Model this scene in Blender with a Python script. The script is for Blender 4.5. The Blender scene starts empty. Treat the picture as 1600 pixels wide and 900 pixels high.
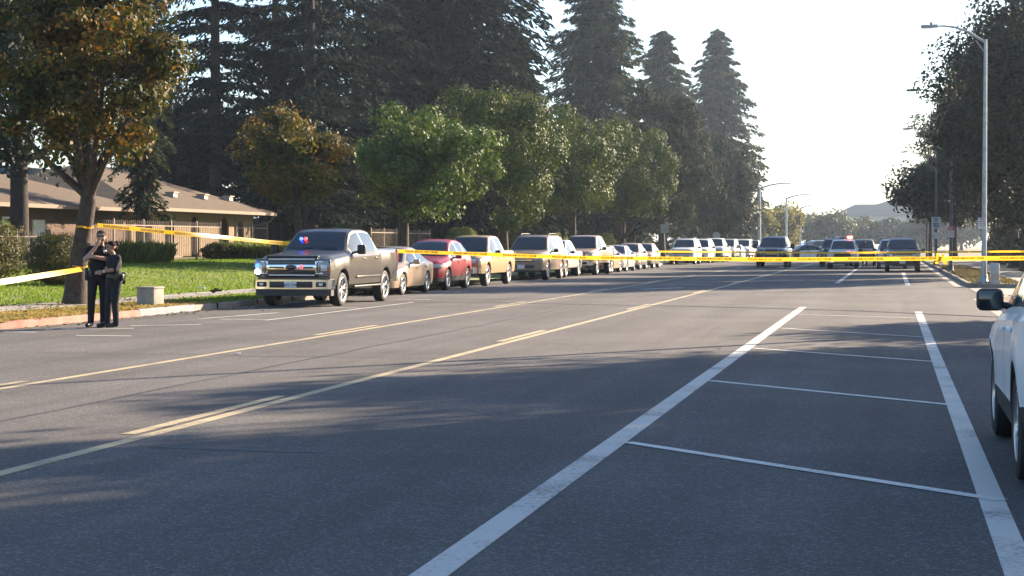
import bpy, bmesh, math, random
import numpy as np
from mathutils import Vector, Matrix, Quaternion

R = math.radians
SC = bpy.context.scene
COL = SC.collection
HAZE = 0.00027
SUN_AZ, SUN_EL = R(37.7), R(20.8)          # azimuth from +Y towards +X

# ------------------------------------------------------------------ camera, sky, sun, exposure
FPX, CAM_H = 2700.0, 1.55                   # focal length in photo pixels (1600 wide), eye height
YAW, PITCH = math.atan(593 / FPX), math.atan(69.5 / FPX)
cam_d = bpy.data.cameras.new('camera')
cam_d.sensor_width = 36.0
cam_d.lens = 36.0 * FPX / 1600.0
cam_d.clip_start, cam_d.clip_end = 0.1, 6000.0
cam = bpy.data.objects.new('camera', cam_d)
COL.objects.link(cam)
cam.location = (0, 0, CAM_H)
cam.rotation_euler = (math.pi / 2 - PITCH, 0, YAW)
SC.camera = cam

world = bpy.data.worlds.new('World')
SC.world = world
world.use_nodes = True
wn = world.node_tree.nodes
bg = wn['Background']
sky = wn.new('ShaderNodeTexSky')
sky.sky_type = 'NISHITA'
sky.sun_disc = False
sky.sun_elevation = SUN_EL
sky.sun_rotation = SUN_AZ
sky.altitude = 100
sky.air_density = 1.0
sky.dust_density = 0.8
sky.ozone_density = 2.8
world.node_tree.links.new(sky.outputs[0], bg.inputs[0])
bg.inputs[1].default_value = 0.072

sun_d = bpy.data.lights.new('sun', 'SUN')
sun_d.energy = 5.0
sun_d.angle = R(0.6)
sun_d.color = (1.0, 0.80, 0.58)
sun = bpy.data.objects.new('sun', sun_d)
COL.objects.link(sun)
SUN_DIR = Vector((math.cos(SUN_EL) * math.sin(SUN_AZ), math.cos(SUN_EL) * math.cos(SUN_AZ), math.sin(SUN_EL)))
sun.rotation_euler = SUN_DIR.to_track_quat('Z', 'Y').to_euler()
sun.location = (30, 40, 60)

vs = SC.view_settings
vs.view_transform = 'Standard'
vs.look = 'None'
vs.gamma = 1.0
vs.use_curve_mapping = False
vs.exposure = 2.0
SC.render.engine = 'CYCLES'
SC.cycles.use_denoising = True
SC.cycles.max_bounces = 8
SC.cycles.diffuse_bounces = 3
SC.cycles.glossy_bounces = 3
SC.cycles.transmission_bounces = 4
SC.cycles.volume_bounces = 0
SC.cycles.transparent_max_bounces = 6
SC.cycles.caustics_reflective = False
SC.cycles.caustics_refractive = False


# ------------------------------------------------------------------ helpers
def ground_at(u, v, z=0.0):
    """Point of the plane at height z seen at photo pixel (u, v)."""
    x, y = (u - 800) / FPX, (450 - v) / FPX
    f = math.cos(PITCH) + y * math.sin(PITCH)
    k = (z - CAM_H) / (-math.sin(PITCH) + y * math.cos(PITCH))
    return (-math.sin(YAW) * f * k + math.cos(YAW) * x * k, math.cos(YAW) * f * k + math.sin(YAW) * x * k)


def ray_at_y(u, v, Y):
    """Point at distance Y along the street seen at photo pixel (u, v)."""
    x, y = (u - 800) / FPX, (450 - v) / FPX
    f = math.cos(PITCH) + y * math.sin(PITCH)
    dz = -math.sin(PITCH) + y * math.cos(PITCH)
    dx = -math.sin(YAW) * f + math.cos(YAW) * x
    dy = math.cos(YAW) * f + math.sin(YAW) * x
    k = Y / dy
    return (dx * k, Y, CAM_H + dz * k)


def empty(name, loc=(0, 0, 0), rz=0.0):
    o = bpy.data.objects.new(name, None)
    o.empty_display_size = 0.2
    COL.objects.link(o)
    o.location = loc
    o.rotation_euler = (0, 0, rz)
    return o


def tag(o, label=None, cat=None, group=None, kind=None):
    if label: o['label'] = label
    if cat: o['category'] = cat
    if group: o['group'] = group
    if kind: o['kind'] = kind
    return o


def thing(name, label, cat, loc=(0, 0, 0), rz=0.0, group=None):
    return tag(empty(name, loc, rz), label, cat, group)


def link_mesh(name, me, parent=None, loc=None):
    o = bpy.data.objects.new(name, me)
    COL.objects.link(o)
    if parent is not None: o.parent = parent
    if loc is not None: o.location = loc
    return o


def copy_tree(o, parent=None):
    c = o.copy()
    COL.objects.link(c)
    if parent is not None: c.parent = parent
    for ch in list(o.children):
        copy_tree(ch, c)
    return c


class MB:
    """Collects faces; build() links them as ONE mesh object."""
    def __init__(s):
        s.v, s.f, s.m = [], [], []

    def add(s, verts, faces, mi=0):
        b = len(s.v)
        s.v += [tuple(p) for p in verts]
        s.f += [tuple(i + b for i in f) for f in faces]
        s.m += [mi] * len(faces)

    def box(s, c, d, mi=0, rz=0.0, rx=0.0, ry=0.0, taper=1.0):
        hx, hy, hz = d[0] / 2, d[1] / 2, d[2] / 2
        vs_ = []
        for z, t in ((-hz, 1.0), (hz, taper)):
            for x, y in ((-hx, -hy), (hx, -hy), (hx, hy), (-hx, hy)):
                vs_.append(Vector((x * t, y * t, z)))
        m = Matrix.Rotation(rz, 3, 'Z') @ Matrix.Rotation(ry, 3, 'Y') @ Matrix.Rotation(rx, 3, 'X')
        vs_ = [m @ p + Vector(c) for p in vs_]
        s.add(vs_, [(3, 2, 1, 0), (4, 5, 6, 7), (0, 1, 5, 4), (1, 2, 6, 5), (2, 3, 7, 6), (3, 0, 4, 7)], mi)

    def rbox(s, c, d, b=0.02, mi=0, rz=0.0, rx=0.0, ry=0.0, seg=2):
        """Box with rounded edges."""
        bm = bmesh.new()
        bmesh.ops.create_cube(bm, size=1.0)
        bmesh.ops.scale(bm, vec=d, verts=bm.verts)
        bmesh.ops.bevel(bm, geom=list(bm.edges), offset=min(b, min(d) * .45), segments=seg, profile=.5, affect='EDGES')
        m = Matrix.Rotation(rz, 3, 'Z') @ Matrix.Rotation(ry, 3, 'Y') @ Matrix.Rotation(rx, 3, 'X')
        bm.verts.index_update()
        vs_ = [m @ v.co + Vector(c) for v in bm.verts]
        s.add(vs_, [[v.index for v in f.verts] for f in bm.faces], mi)
        bm.free()

    def tube(s, pts, rad, n=8, mi=0, cap=True):
        pts = [Vector(p) for p in pts]
        if not hasattr(rad, '__len__'): rad = [rad] * len(pts)
        t0 = (pts[1] - pts[0]).normalized()
        a = t0.orthogonal().normalized()
        rings = []
        for i, p in enumerate(pts):
            if i == 0: t = pts[1] - pts[0]
            elif i == len(pts) - 1: t = pts[i] - pts[i - 1]
            else: t = pts[i + 1] - pts[i - 1]
            t.normalize()
            a = (a - t * a.dot(t))
            a = a.normalized() if a.length > 1e-6 else t.orthogonal().normalized()
            b = t.cross(a)
            rings.append([p + (a * math.cos(k * 2 * math.pi / n) + b * math.sin(k * 2 * math.pi / n)) * rad[i] for k in range(n)])
        vs_ = [q for r in rings for q in r]
        fs = []
        for i in range(len(pts) - 1):
            for k in range(n):
                k2 = (k + 1) % n
                fs.append((i * n + k, i * n + k2, (i + 1) * n + k2, (i + 1) * n + k))
        if cap:
            fs.append(tuple(range(n - 1, -1, -1)))
            fs.append(tuple((len(pts) - 1) * n + k for k in range(n)))
        s.add(vs_, fs, mi)

    def lathe(s, prof, c, axis='Z', n=24, mi=0, closed=False):
        """prof: list of (r, h); revolved about the axis through c."""
        vs_ = []
        for r, h in prof:
            for k in range(n):
                x, y = r * math.cos(2 * math.pi * k / n), r * math.sin(2 * math.pi * k / n)
                vs_.append({'Z': (c[0] + x, c[1] + y, c[2] + h), 'X': (c[0] + h, c[1] + x, c[2] + y), 'Y': (c[0] + x, c[1] + h, c[2] + y)}[axis])
        fs = []
        m = len(prof)
        for i in range(m if closed else m - 1):
            j = (i + 1) % m
            for k in range(n):
                k2 = (k + 1) % n
                fs.append((i * n + k, i * n + k2, j * n + k2, j * n + k))
        s.add(vs_, fs, mi)

    def prism(s, poly, z0, z1, mi=0):
        """Closed polygon (x, y) swept from z0 to z1."""
        n = len(poly)
        vs_ = [(x, y, z0) for x, y in poly] + [(x, y, z1) for x, y in poly]
        fs = [tuple(range(n - 1, -1, -1)), tuple(range(n, 2 * n))]
        fs += [(i, (i + 1) % n, n + (i + 1) % n, n + i) for i in range(n)]
        s.add(vs_, fs, mi)

    def ell(s, c, r, mi=0, n=12, m=8):
        prof = []
        vs_, fs = [], []
        for i in range(m + 1):
            th = math.pi * i / m
            for k in range(n):
                ph = 2 * math.pi * k / n
                vs_.append((c[0] + r[0] * math.sin(th) * math.cos(ph), c[1] + r[1] * math.sin(th) * math.sin(ph), c[2] + r[2] * math.cos(th)))
        for i in range(m):
            for k in range(n):
                k2 = (k + 1) % n
                fs.append((i * n + k2, i * n + k, (i + 1) * n + k, (i + 1) * n + k2))
        s.add(vs_, fs, mi)

    def build(s, name, mats, parent=None, smooth=35, loc=None):
        me = bpy.data.meshes.new(name)
        me.from_pydata(s.v, [], s.f)
        if not isinstance(mats, (list, tuple)): mats = [mats]
        for m in mats: me.materials.append(m)
        if len(mats) > 1: me.polygons.foreach_set('material_index', s.m)
        bm = bmesh.new()
        bm.from_mesh(me)
        bmesh.ops.remove_doubles(bm, verts=bm.verts, dist=1e-5)
        bmesh.ops.recalc_face_normals(bm, faces=bm.faces)
        bm.to_mesh(me)
        bm.free()
        if smooth:
            me.polygons.foreach_set('use_smooth', [True] * len(me.polygons))
            me.set_sharp_from_angle(angle=R(smooth))
        return link_mesh(name, me, parent, loc)


def np_mesh(name, V, F, mats, smooth=False, mi=None):
    """Mesh from numpy arrays: V (n,3), F (m,k)."""
    me = bpy.data.meshes.new(name)
    k = F.shape[1]
    me.vertices.add(len(V)); me.vertices.foreach_set('co', np.ascontiguousarray(V, dtype=np.float32).ravel())
    me.loops.add(F.size); me.loops.foreach_set('vertex_index', np.ascontiguousarray(F, dtype=np.int32).ravel())
    me.polygons.add(len(F))
    me.polygons.foreach_set('loop_start', np.arange(0, F.size, k, dtype=np.int32))
    try: me.polygons.foreach_set('loop_total', np.full(len(F), k, dtype=np.int32))
    except Exception: pass
    if not isinstance(mats, (list, tuple)): mats = [mats]
    for m in mats: me.materials.append(m)
    if mi is not None: me.polygons.foreach_set('material_index', np.asarray(mi, dtype=np.int32))
    if smooth: me.polygons.foreach_set('use_smooth', np.ones(len(F), dtype=bool))
    me.update(calc_edges=True)
    me.validate()
    return me


# ------------------------------------------------------------------ materials
def new_mat(name):
    m = bpy.data.materials.new(name)
    m.use_nodes = True
    nt = m.node_tree
    return m, nt, nt.nodes, nt.links, nt.nodes['Principled BSDF']


def col4(c): return (c[0], c[1], c[2], 1.0)


def mat(name, c, rough=.6, metal=0.0, coat=0.0, var=0.0, scale=6.0, bump=0.0, bscale=40.0, spec=.5, c2=None, emit=None, estr=0.0):
    m, nt, N, L, P = new_mat(name)
    P.inputs['Base Color'].default_value = col4(c)
    P.inputs['Roughness'].default_value = rough
    P.inputs['Metallic'].default_value = metal
    P.inputs['Coat Weight'].default_value = coat
    P.inputs['Coat Roughness'].default_value = 0.072
    P.inputs['Specular IOR Level'].default_value = spec
    if emit:
        P.inputs['Emission Color'].default_value = col4(emit)
        P.inputs['Emission Strength'].default_value = estr
    if var or c2 or bump:
        tc = N.new('ShaderNodeTexCoord')
    if var or c2:
        no = N.new('ShaderNodeTexNoise'); no.inputs['Scale'].default_value = scale; no.inputs['Detail'].default_value = 5
        L.new(tc.outputs['Object'], no.inputs['Vector'])
        mr = N.new('ShaderNodeMapRange'); mr.inputs[1].default_value = .3; mr.inputs[2].default_value = .7
        L.new(no.outputs['Fac'], mr.inputs[0])
        mx = N.new('ShaderNodeMix'); mx.data_type = 'RGBA'
        ca = tuple(x * (1 - var) for x in c); cb = c2 or tuple(min(1, x * (1 + var)) for x in c)
        mx.inputs['A'].default_value = col4(ca); mx.inputs['B'].default_value = col4(cb)
        L.new(mr.outputs[0], mx.inputs['Factor'])
        L.new(mx.outputs['Result'], P.inputs['Base Color'])
    if bump:
        n2 = N.new('ShaderNodeTexNoise'); n2.inputs['Scale'].default_value = bscale; n2.inputs['Detail'].default_value = 4
        L.new(tc.outputs['Object'], n2.inputs['Vector'])
        b = N.new('ShaderNodeBump'); b.inputs['Strength'].default_value = bump; b.inputs['Distance'].default_value = .02
        L.new(n2.outputs['Fac'], b.inputs['Height']); L.new(b.outputs[0], P.inputs['Normal'])
    return m


def leaf_mat(name, cols, trans=.35, rough=.6, spec=.18):
    """Leaf colours picked per leaf; some light comes through the leaf."""
    m, nt, N, L, P = new_mat(name)
    g = N.new('ShaderNodeNewGeometry')
    rp = N.new('ShaderNodeValToRGB')
    el = rp.color_ramp.elements
    while len(el) < len(cols): el.new(.5)
    for i, (p, c) in enumerate(cols):
        el[i].position = p; el[i].color = col4(c)
    tc = N.new('ShaderNodeTexCoord')
    no = N.new('ShaderNodeTexNoise'); no.inputs['Scale'].default_value = .55; no.inputs['Detail'].default_value = 3
    L.new(tc.outputs['Object'], no.inputs['Vector'])
    ad = N.new('ShaderNodeMath'); ad.operation = 'MULTIPLY_ADD'; ad.inputs[1].default_value = .5
    ad2 = N.new('ShaderNodeMath'); ad2.operation = 'MULTIPLY_ADD'; ad2.inputs[1].default_value = 1.3; ad2.inputs[2].default_value = -.4
    L.new(no.outputs['Fac'], ad2.inputs[0])
    L.new(g.outputs['Random Per Island'], ad.inputs[0]); L.new(ad2.outputs[0], ad.inputs[2])
    L.new(ad.outputs[0], rp.inputs[0])
    L.new(rp.outputs[0], P.inputs['Base Color'])
    P.inputs['Roughness'].default_value = rough
    P.inputs['Specular IOR Level'].default_value = spec
    tr = N.new('ShaderNodeBsdfTranslucent')
    hs = N.new('ShaderNodeHueSaturation'); hs.inputs['Saturation'].default_value = 1.15; hs.inputs['Value'].default_value = 1.25
    L.new(rp.outputs[0], hs.inputs['Color']); L.new(hs.outputs[0], tr.inputs['Color'])
    mx = N.new('ShaderNodeMixShader'); mx.inputs[0].default_value = trans
    L.new(P.outputs[0], mx.inputs[1]); L.new(tr.outputs[0], mx.inputs[2])
    L.new(mx.outputs[0], N['Material Output'].inputs['Surface'])
    return m


def asphalt_mat():
    m, nt, N, L, P = new_mat('asphalt')
    tc = N.new('ShaderNodeTexCoord')
    def noise(sc, det=4, vec=None, rough=.5):
        n = N.new('ShaderNodeTexNoise'); n.inputs['Scale'].default_value = sc; n.inputs['Detail'].default_value = det
        n.inputs['Roughness'].default_value = rough
        L.new(vec or tc.outputs['Object'], n.inputs['Vector'])
        return n.outputs['Fac']
    mp = N.new('ShaderNodeMapping'); mp.inputs['Scale'].default_value = (1.1, .035, 1)
    L.new(tc.outputs['Object'], mp.inputs['Vector'])
    streak = noise(1.0, 4, mp.outputs[0], .6)
    big = noise(.35, 5, None, .62)
    grain = noise(85, 4, None, .75)
    speck = N.new('ShaderNodeTexVoronoi'); speck.inputs['Scale'].default_value = 62
    L.new(tc.outputs['Object'], speck.inputs['Vector'])
    def mr(x, a, b, c, d):
        n = N.new('ShaderNodeMapRange')
        for i, q in enumerate((a, b, c, d)): n.inputs[i + 1].default_value = q
        L.new(x, n.inputs[0]); return n.outputs[0]
    def mul(a, b):
        n = N.new('ShaderNodeMath'); n.operation = 'MULTIPLY'; L.new(a, n.inputs[0]); L.new(b, n.inputs[1]); return n.outputs[0]
    # pale stone chips by a per-cell random number
    sp = N.new('ShaderNodeSeparateColor'); L.new(speck.outputs['Color'], sp.inputs[0])
    chip = mr(sp.outputs[0], .70, 1.0, 1.0, 1.9)
    mp2 = N.new('ShaderNodeMapping'); mp2.inputs['Scale'].default_value = (.55, .06, 1); mp2.inputs['Location'].default_value = (3.1, 1.7, 0)
    L.new(tc.outputs['Object'], mp2.inputs['Vector'])
    drip = mr(noise(1.0, 6, mp2.outputs[0], .7), .58, .72, 1.0, .74)
    k = mul(drip, mul(mul(mr(streak, .3, .7, .82, 1.18), mr(big, .3, .7, .82, 1.18)), mul(mr(grain, .3, .7, .5, 1.5), chip)))
    rgb = N.new('ShaderNodeVectorMath'); rgb.operation = 'SCALE'
    rgb.inputs[0].default_value = ASPHALT
    L.new(k, rgb.inputs['Scale'])
    L.new(rgb.outputs[0], P.inputs['Base Color'])
    P.inputs['Roughness'].default_value = .9
    P.inputs['Specular IOR Level'].default_value = .18
    b = N.new('ShaderNodeBump'); b.inputs['Strength'].default_value = .5; b.inputs['Distance'].default_value = .01
    L.new(grain, b.inputs['Height']); L.new(b.outputs[0], P.inputs['Normal'])
    return m


def paint_mark_mat(name, c, wear=.5):
    """Road paint worn through to the asphalt in small chips."""
    m, nt, N, L, P = new_mat(name)
    tc = N.new('ShaderNodeTexCoord')
    a = N.new('ShaderNodeTexNoise'); a.inputs['Scale'].default_value = 28; a.inputs['Detail'].default_value = 6; a.inputs['Roughness'].default_value = .7
    b = N.new('ShaderNodeTexNoise'); b.inputs['Scale'].default_value = 1.2; b.inputs['Detail'].default_value = 4
    for n in (a, b): L.new(tc.outputs['Object'], n.inputs['Vector'])
    s_ = N.new('ShaderNodeMath'); s_.operation = 'ADD'; L.new(a.outputs['Fac'], s_.inputs[0]); L.new(b.outputs['Fac'], s_.inputs[1])
    mr = N.new('ShaderNodeMapRange'); mr.inputs[1].default_value = .74 + .2 * wear - .1; mr.inputs[2].default_value = .80 + .2 * wear + .1
    mr.inputs[3].default_value = .25; mr.inputs[4].default_value = 1.0
    mr.inputs[1].default_value, mr.inputs[2].default_value = .72 + wear * .12, .92 + wear * .12
    L.new(s_.outputs[0], mr.inputs[0])
    mx = N.new('ShaderNodeMix'); mx.data_type = 'RGBA'
    mx.inputs['A'].default_value = col4(ASPHALT); mx.inputs['B'].default_value = col4(c)
    L.new(mr.outputs[0], mx.inputs['Factor']); L.new(mx.outputs['Result'], P.inputs['Base Color'])
    P.inputs['Roughness'].default_value = .7
    return m


def shingle_mat(name, c):
    m, nt, N, L, P = new_mat(name)
    tc = N.new('ShaderNodeTexCoord')
    sep = N.new('ShaderNodeSeparateXYZ'); L.new(tc.outputs['Object'], sep.inputs[0])
    cmb = N.new('ShaderNodeCombineXYZ')
    L.new(sep.outputs[1], cmb.inputs[0]); 
    zz = N.new('ShaderNodeMath'); zz.operation = 'MULTIPLY'; zz.inputs[1].default_value = 2.6; L.new(sep.outputs[2], zz.inputs[0])
    L.new(zz.outputs[0], cmb.inputs[1])
    br = N.new('ShaderNodeTexBrick'); br.inputs['Scale'].default_value = 3.2
    br.inputs['Color1'].default_value = col4(tuple(x * .8 for x in c)); br.inputs['Color2'].default_value = col4(tuple(x * 1.2 for x in c))
    br.inputs['Mortar'].default_value = col4(tuple(x * .55 for x in c)); br.inputs['Mortar Size'].default_value = .02
    L.new(cmb.outputs[0], br.inputs['Vector'])
    L.new(br.outputs['Color'], P.inputs['Base Color'])
    P.inputs['Roughness'].default_value = .9
    return m


def brick_mat(name, c, mortar):
    m, nt, N, L, P = new_mat(name)
    tc = N.new('ShaderNodeTexCoord')
    sep = N.new('ShaderNodeSeparateXYZ'); L.new(tc.outputs['Object'], sep.inputs[0])
    ad = N.new('ShaderNodeMath'); ad.operation = 'ADD'; L.new(sep.outputs[0], ad.inputs[0]); L.new(sep.outputs[1], ad.inputs[1])
    cmb = N.new('ShaderNodeCombineXYZ'); L.new(ad.outputs[0], cmb.inputs[0]); L.new(sep.outputs[2], cmb.inputs[1])
    br = N.new('ShaderNodeTexBrick'); br.inputs['Scale'].default_value = 4.0
    br.inputs['Color1'].default_value = col4(tuple(x * .75 for x in c)); br.inputs['Color2'].default_value = col4(tuple(x * 1.25 for x in c))
    br.inputs['Mortar'].default_value = col4(mortar); br.inputs['Mortar Size'].default_value = .025
    L.new(cmb.outputs[0], br.inputs['Vector'])
    L.new(br.outputs['Color'], P.inputs['Base Color'])
    P.inputs['Roughness'].default_value = .9
    return m


ASPHALT = (.096, .092, .092)
M = {}
M['asphalt'] = asphalt_mat()
M['tar'] = mat('tar', (.03, .03, .032), .6, var=.3, scale=8)
M['white_line'] = paint_mark_mat('white_road_paint', (.52, .51, .48), .45)
M['thin_white_line'] = paint_mark_mat('thin_white_road_paint', (.60, .59, .56), .3)
M['yellow_line'] = paint_mark_mat('yellow_road_paint', (.44, .36, .22), .55)
M['concrete'] = mat('concrete', (.30, .275, .24), .9, var=.25, scale=3.5, bump=.3, bscale=60)
M['kerb'] = mat('kerb_concrete', (.23, .19, .155), .9, var=.22, scale=1.6, bump=.3, bscale=40)
M['red_kerb'] = mat('faded_red_kerb', (.30, .10, .075), .85, c2=(.29, .17, .13), scale=2.5, bump=.3)
M['grey_kerb'] = mat('grey_kerb_paint', (.20, .20, .22), .85, var=.15, scale=3, bump=.3)
M['dirt'] = mat('dirt', (.085, .062, .042), .95, c2=(.14, .105, .066), scale=1.2, bump=.6, bscale=12)
M['field'] = mat('ground_soil', (.13, .10, .06), .95, c2=(.15, .14, .07), scale=.3, bump=.4, bscale=8)
M['lawn'] = mat('lawn_turf', (.11, .165, .026), .9, c2=(.20, .20, .05), scale=.7, bump=.7, bscale=30)
M['dry_turf'] = mat('dry_turf', (.27, .20, .08), .92, c2=(.20, .19, .06), scale=1.3, bump=.7, bscale=30)
M['grass_blade'] = leaf_mat('grass_blades', [(0, (.09, .15, .02)), (.5, (.13, .20, .032)), (1, (.20, .24, .05))], .45)
M['dry_blade'] = leaf_mat('dry_grass_blades', [(0, (.16, .15, .04)), (.5, (.28, .21, .08)), (1, (.36, .27, .12))], .4)
M['weed_blade'] = leaf_mat('shaded_weeds', [(0, (.05, .055, .02)), (.5, (.10, .085, .035)), (1, (.17, .13, .06))], .3)  # dry weeds darkened in colour to put the right verge in shade
M['bark'] = mat('bark', (.028, .021, .017), .95, c2=(.075, .057, .045), scale=7, bump=1.0, bscale=18)
M['dark_bark'] = mat('dark_bark', (.022, .017, .014), .95, c2=(.045, .035, .028), scale=6, bump=1.0, bscale=16)
M['autumn'] = leaf_mat('autumn_leaves', [(0, (.020, .030, .009)), (.40, (.05, .060, .014)), (.60, (.12, .105, .022)), (.80, (.20, .11, .028)), (1, (.30, .14, .035))], .28)
M['autumn_dark'] = leaf_mat('olive_autumn_leaves', [(0, (.016, .025, .008)), (.40, (.036, .045, .011)), (.58, (.10, .09, .02)), (.76, (.19, .105, .028)), (1, (.33, .15, .04))], .26)
M['sweetgum'] = leaf_mat('pale_green_leaves', [(0, (.028, .052, .014)), (.45, (.07, .115, .028)), (.8, (.15, .19, .055)), (1, (.27, .25, .09))], .22)
M['round_green'] = leaf_mat('yellow_green_leaves', [(0, (.018, .034, .010)), (.42, (.046, .074, .015)), (.70, (.13, .16, .026)), (1, (.26, .26, .04))], .12)
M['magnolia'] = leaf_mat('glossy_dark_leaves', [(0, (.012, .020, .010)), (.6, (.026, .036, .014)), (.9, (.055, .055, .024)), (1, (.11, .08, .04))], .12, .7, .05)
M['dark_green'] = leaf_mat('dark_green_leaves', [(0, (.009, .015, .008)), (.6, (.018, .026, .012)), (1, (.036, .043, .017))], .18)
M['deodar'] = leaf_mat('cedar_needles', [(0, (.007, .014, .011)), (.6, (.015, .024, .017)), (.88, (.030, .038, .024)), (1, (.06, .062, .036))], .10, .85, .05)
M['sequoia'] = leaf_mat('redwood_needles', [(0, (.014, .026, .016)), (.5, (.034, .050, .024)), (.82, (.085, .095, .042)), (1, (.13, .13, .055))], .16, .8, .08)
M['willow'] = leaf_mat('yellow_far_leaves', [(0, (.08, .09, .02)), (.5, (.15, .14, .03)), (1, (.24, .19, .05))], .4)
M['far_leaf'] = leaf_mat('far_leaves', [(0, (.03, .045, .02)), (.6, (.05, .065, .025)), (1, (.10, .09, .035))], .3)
M['hedge'] = leaf_mat('hedge_leaves', [(0, (.03, .04, .012)), (.5, (.06, .065, .018)), (1, (.15, .10, .03))], .3)
M['shrub'] = leaf_mat('shrub_leaves', [(0, (.045, .07, .018)), (.5, (.10, .13, .03)), (1, (.22, .21, .06))], .4)

M['rubber'] = mat('tyre_rubber', (.018, .018, .019), .75, bump=.2, bscale=90)
M['alloy'] = mat('alloy_wheel', (.55, .54, .53), .28, .9)
M['dark_alloy'] = mat('dark_alloy_wheel', (.12, .12, .12), .35, .8)
M['chrome'] = mat('chrome', (.72, .71, .69), .12, 1.0)
M['trim'] = mat('black_plastic', (.022, .022, .024), .55)
M['gloss_black'] = mat('gloss_black', (.012, .012, .013), .15, coat=.5)
M['under'] = mat('underbody', (.012, .012, .012), .9)
M['glass'] = mat('tinted_car_glass', (.014, .018, .022), .03, 0, spec=.85)
M['lens'] = mat('clear_lamp_lens', (.55, .56, .58), .1, .25, coat=1.0)
M['lens_dark'] = mat('smoked_lamp_lens', (.16, .17, .18), .08, .5, coat=1.0)
M['amber'] = mat('amber_lens', (.45, .14, .02), .2, coat=.8)
M['tail'] = mat('red_tail_lens', (.32, .012, .012), .15, coat=1.0)
M['plate'] = mat('plate_white', (.62, .63, .64), .5)
M['plate_ink'] = mat('plate_ink', (.03, .05, .16), .6)
M['lit_blue'] = mat('lit_blue_lamp', (.02, .05, .5), .3, emit=(.03, .09, 1.0), estr=2.2)
M['lit_red'] = mat('lit_red_lamp', (.5, .02, .02), .3, emit=(1.0, .04, .05), estr=1.6)
M['lit_red_bright'] = mat('lit_red_beacon', (.5, .02, .02), .3, emit=(1.0, .07, .04), estr=10)
M['lit_white'] = mat('lit_white_lamp', (.8, .8, .8), .3, emit=(.85, .85, 1.0), estr=2.5)
M['lit_amber'] = mat('lit_amber_lamp', (.8, .6, .3), .3, emit=(1.0, .62, .22), estr=1.5)
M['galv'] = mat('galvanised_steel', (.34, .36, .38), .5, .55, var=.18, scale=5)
M['shaded_galv'] = mat('shaded_galvanised_steel', (.10, .105, .11), .7, .3, var=.2, scale=5)  # galvanised steel with the tree shade put into its colour
M['sign_white'] = mat('sign_white', (.55, .55, .55), .5, var=.08)
M['sign_red'] = mat('sign_red', (.42, .05, .05), .45)
M['sign_black'] = mat('sign_black', (.02, .02, .02), .5)
M['sign_back'] = mat('sign_back_aluminium', (.33, .35, .37), .45, .5, var=.1)
def tape_mat():
    m, nt, N, L, P = new_mat('yellow_tape')
    P.inputs['Base Color'].default_value = (.80, .50, .02, 1); P.inputs['Roughness'].default_value = .3
    tr = N.new('ShaderNodeBsdfTranslucent'); tr.inputs['Color'].default_value = (.85, .52, .03, 1)
    mx = N.new('ShaderNodeMixShader'); mx.inputs[0].default_value = .42
    L.new(P.outputs[0], mx.inputs[1]); L.new(tr.outputs[0], mx.inputs[2]); L.new(mx.outputs[0], N['Material Output'].inputs['Surface'])
    return m
M['tape'] = tape_mat()
M['backlit_tape_ink'] = mat('backlit_tape_ink', (.16, .07, .005), .5)  # black print tinted orange-brown for light glowing through the tape
M['cone'] = mat('cone_orange', (.75, .16, .03), .5)


def car_paint(name, c, metal=.25, rough=.32):
    return mat(name, c, rough + .06, metal, coat=.35, spec=.3)


def text_mesh(txt, size, font_bold=0.0, align='CENTER'):
    cu = bpy.data.curves.new('text', 'FONT')
    cu.body = txt
    cu.size = size
    cu.align_x = align
    cu.align_y = 'CENTER'
    cu.offset = font_bold
    cu.resolution_u = 3
    o = bpy.data.objects.new('text', cu)
    COL.objects.link(o)
    bpy.context.view_layer.update()
    dg = bpy.context.evaluated_depsgraph_get()
    me = bpy.data.meshes.new_from_object(o.evaluated_get(dg))
    v = [tuple(p.co) for p in me.vertices]
    f = [tuple(p.vertices) for p in me.polygons]
    bpy.data.objects.remove(o)
    bpy.data.curves.remove(cu)
    bpy.data.meshes.remove(me)
    return v, f


# ------------------------------------------------------------------ the setting
def structure(name, mb, m, smooth=35):
    return tag(mb.build(name, m, None, smooth), kind='structure')


def sheet(name, x0, x1, y0, y1, z, m, nx=1, ny=1):
    xs, ys = np.linspace(x0, x1, nx + 1), np.linspace(y0, y1, ny + 1)
    V = [(x, y, z) for y in ys for x in xs]
    w = nx + 1
    F = [(j * w + i, j * w + i + 1, (j + 1) * w + i + 1, (j + 1) * w + i) for j in range(ny) for i in range(nx)]
    mb = MB(); mb.add(V, F)
    return structure(name, mb, m)


def sm(t):
    t = np.clip(t, 0, 1)
    return t * t * (3 - 2 * t)


def lawn_z(x, y):
    d = -19.7 - np.asarray(x, dtype=float)
    y = np.asarray(y, dtype=float)
    z = .13 + .22 * sm(d / 6) + .46 * sm(d / 7.5) * sm((y - 46) / 16)
    return z + .03 * np.sin(x * .9 + y * .37) * sm(d / 2)


mb = MB(); mb.add([(-2500, -400, -.05), (2500, -400, -.05), (2500, 2500, -.05), (-2500, 2500, -.05)], [(0, 1, 2, 3)])
structure('ground', mb, M['field'])
sheet('road', -16.6, 2.62, -40, 470, 0.0, M['asphalt'], 1, 1)
sheet('side_road', -70, -16.6, 112, 122, .002, M['asphalt'])
sheet('driveway', 2.62, 60, 50.5, 61.5, .012, M['concrete'])

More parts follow.
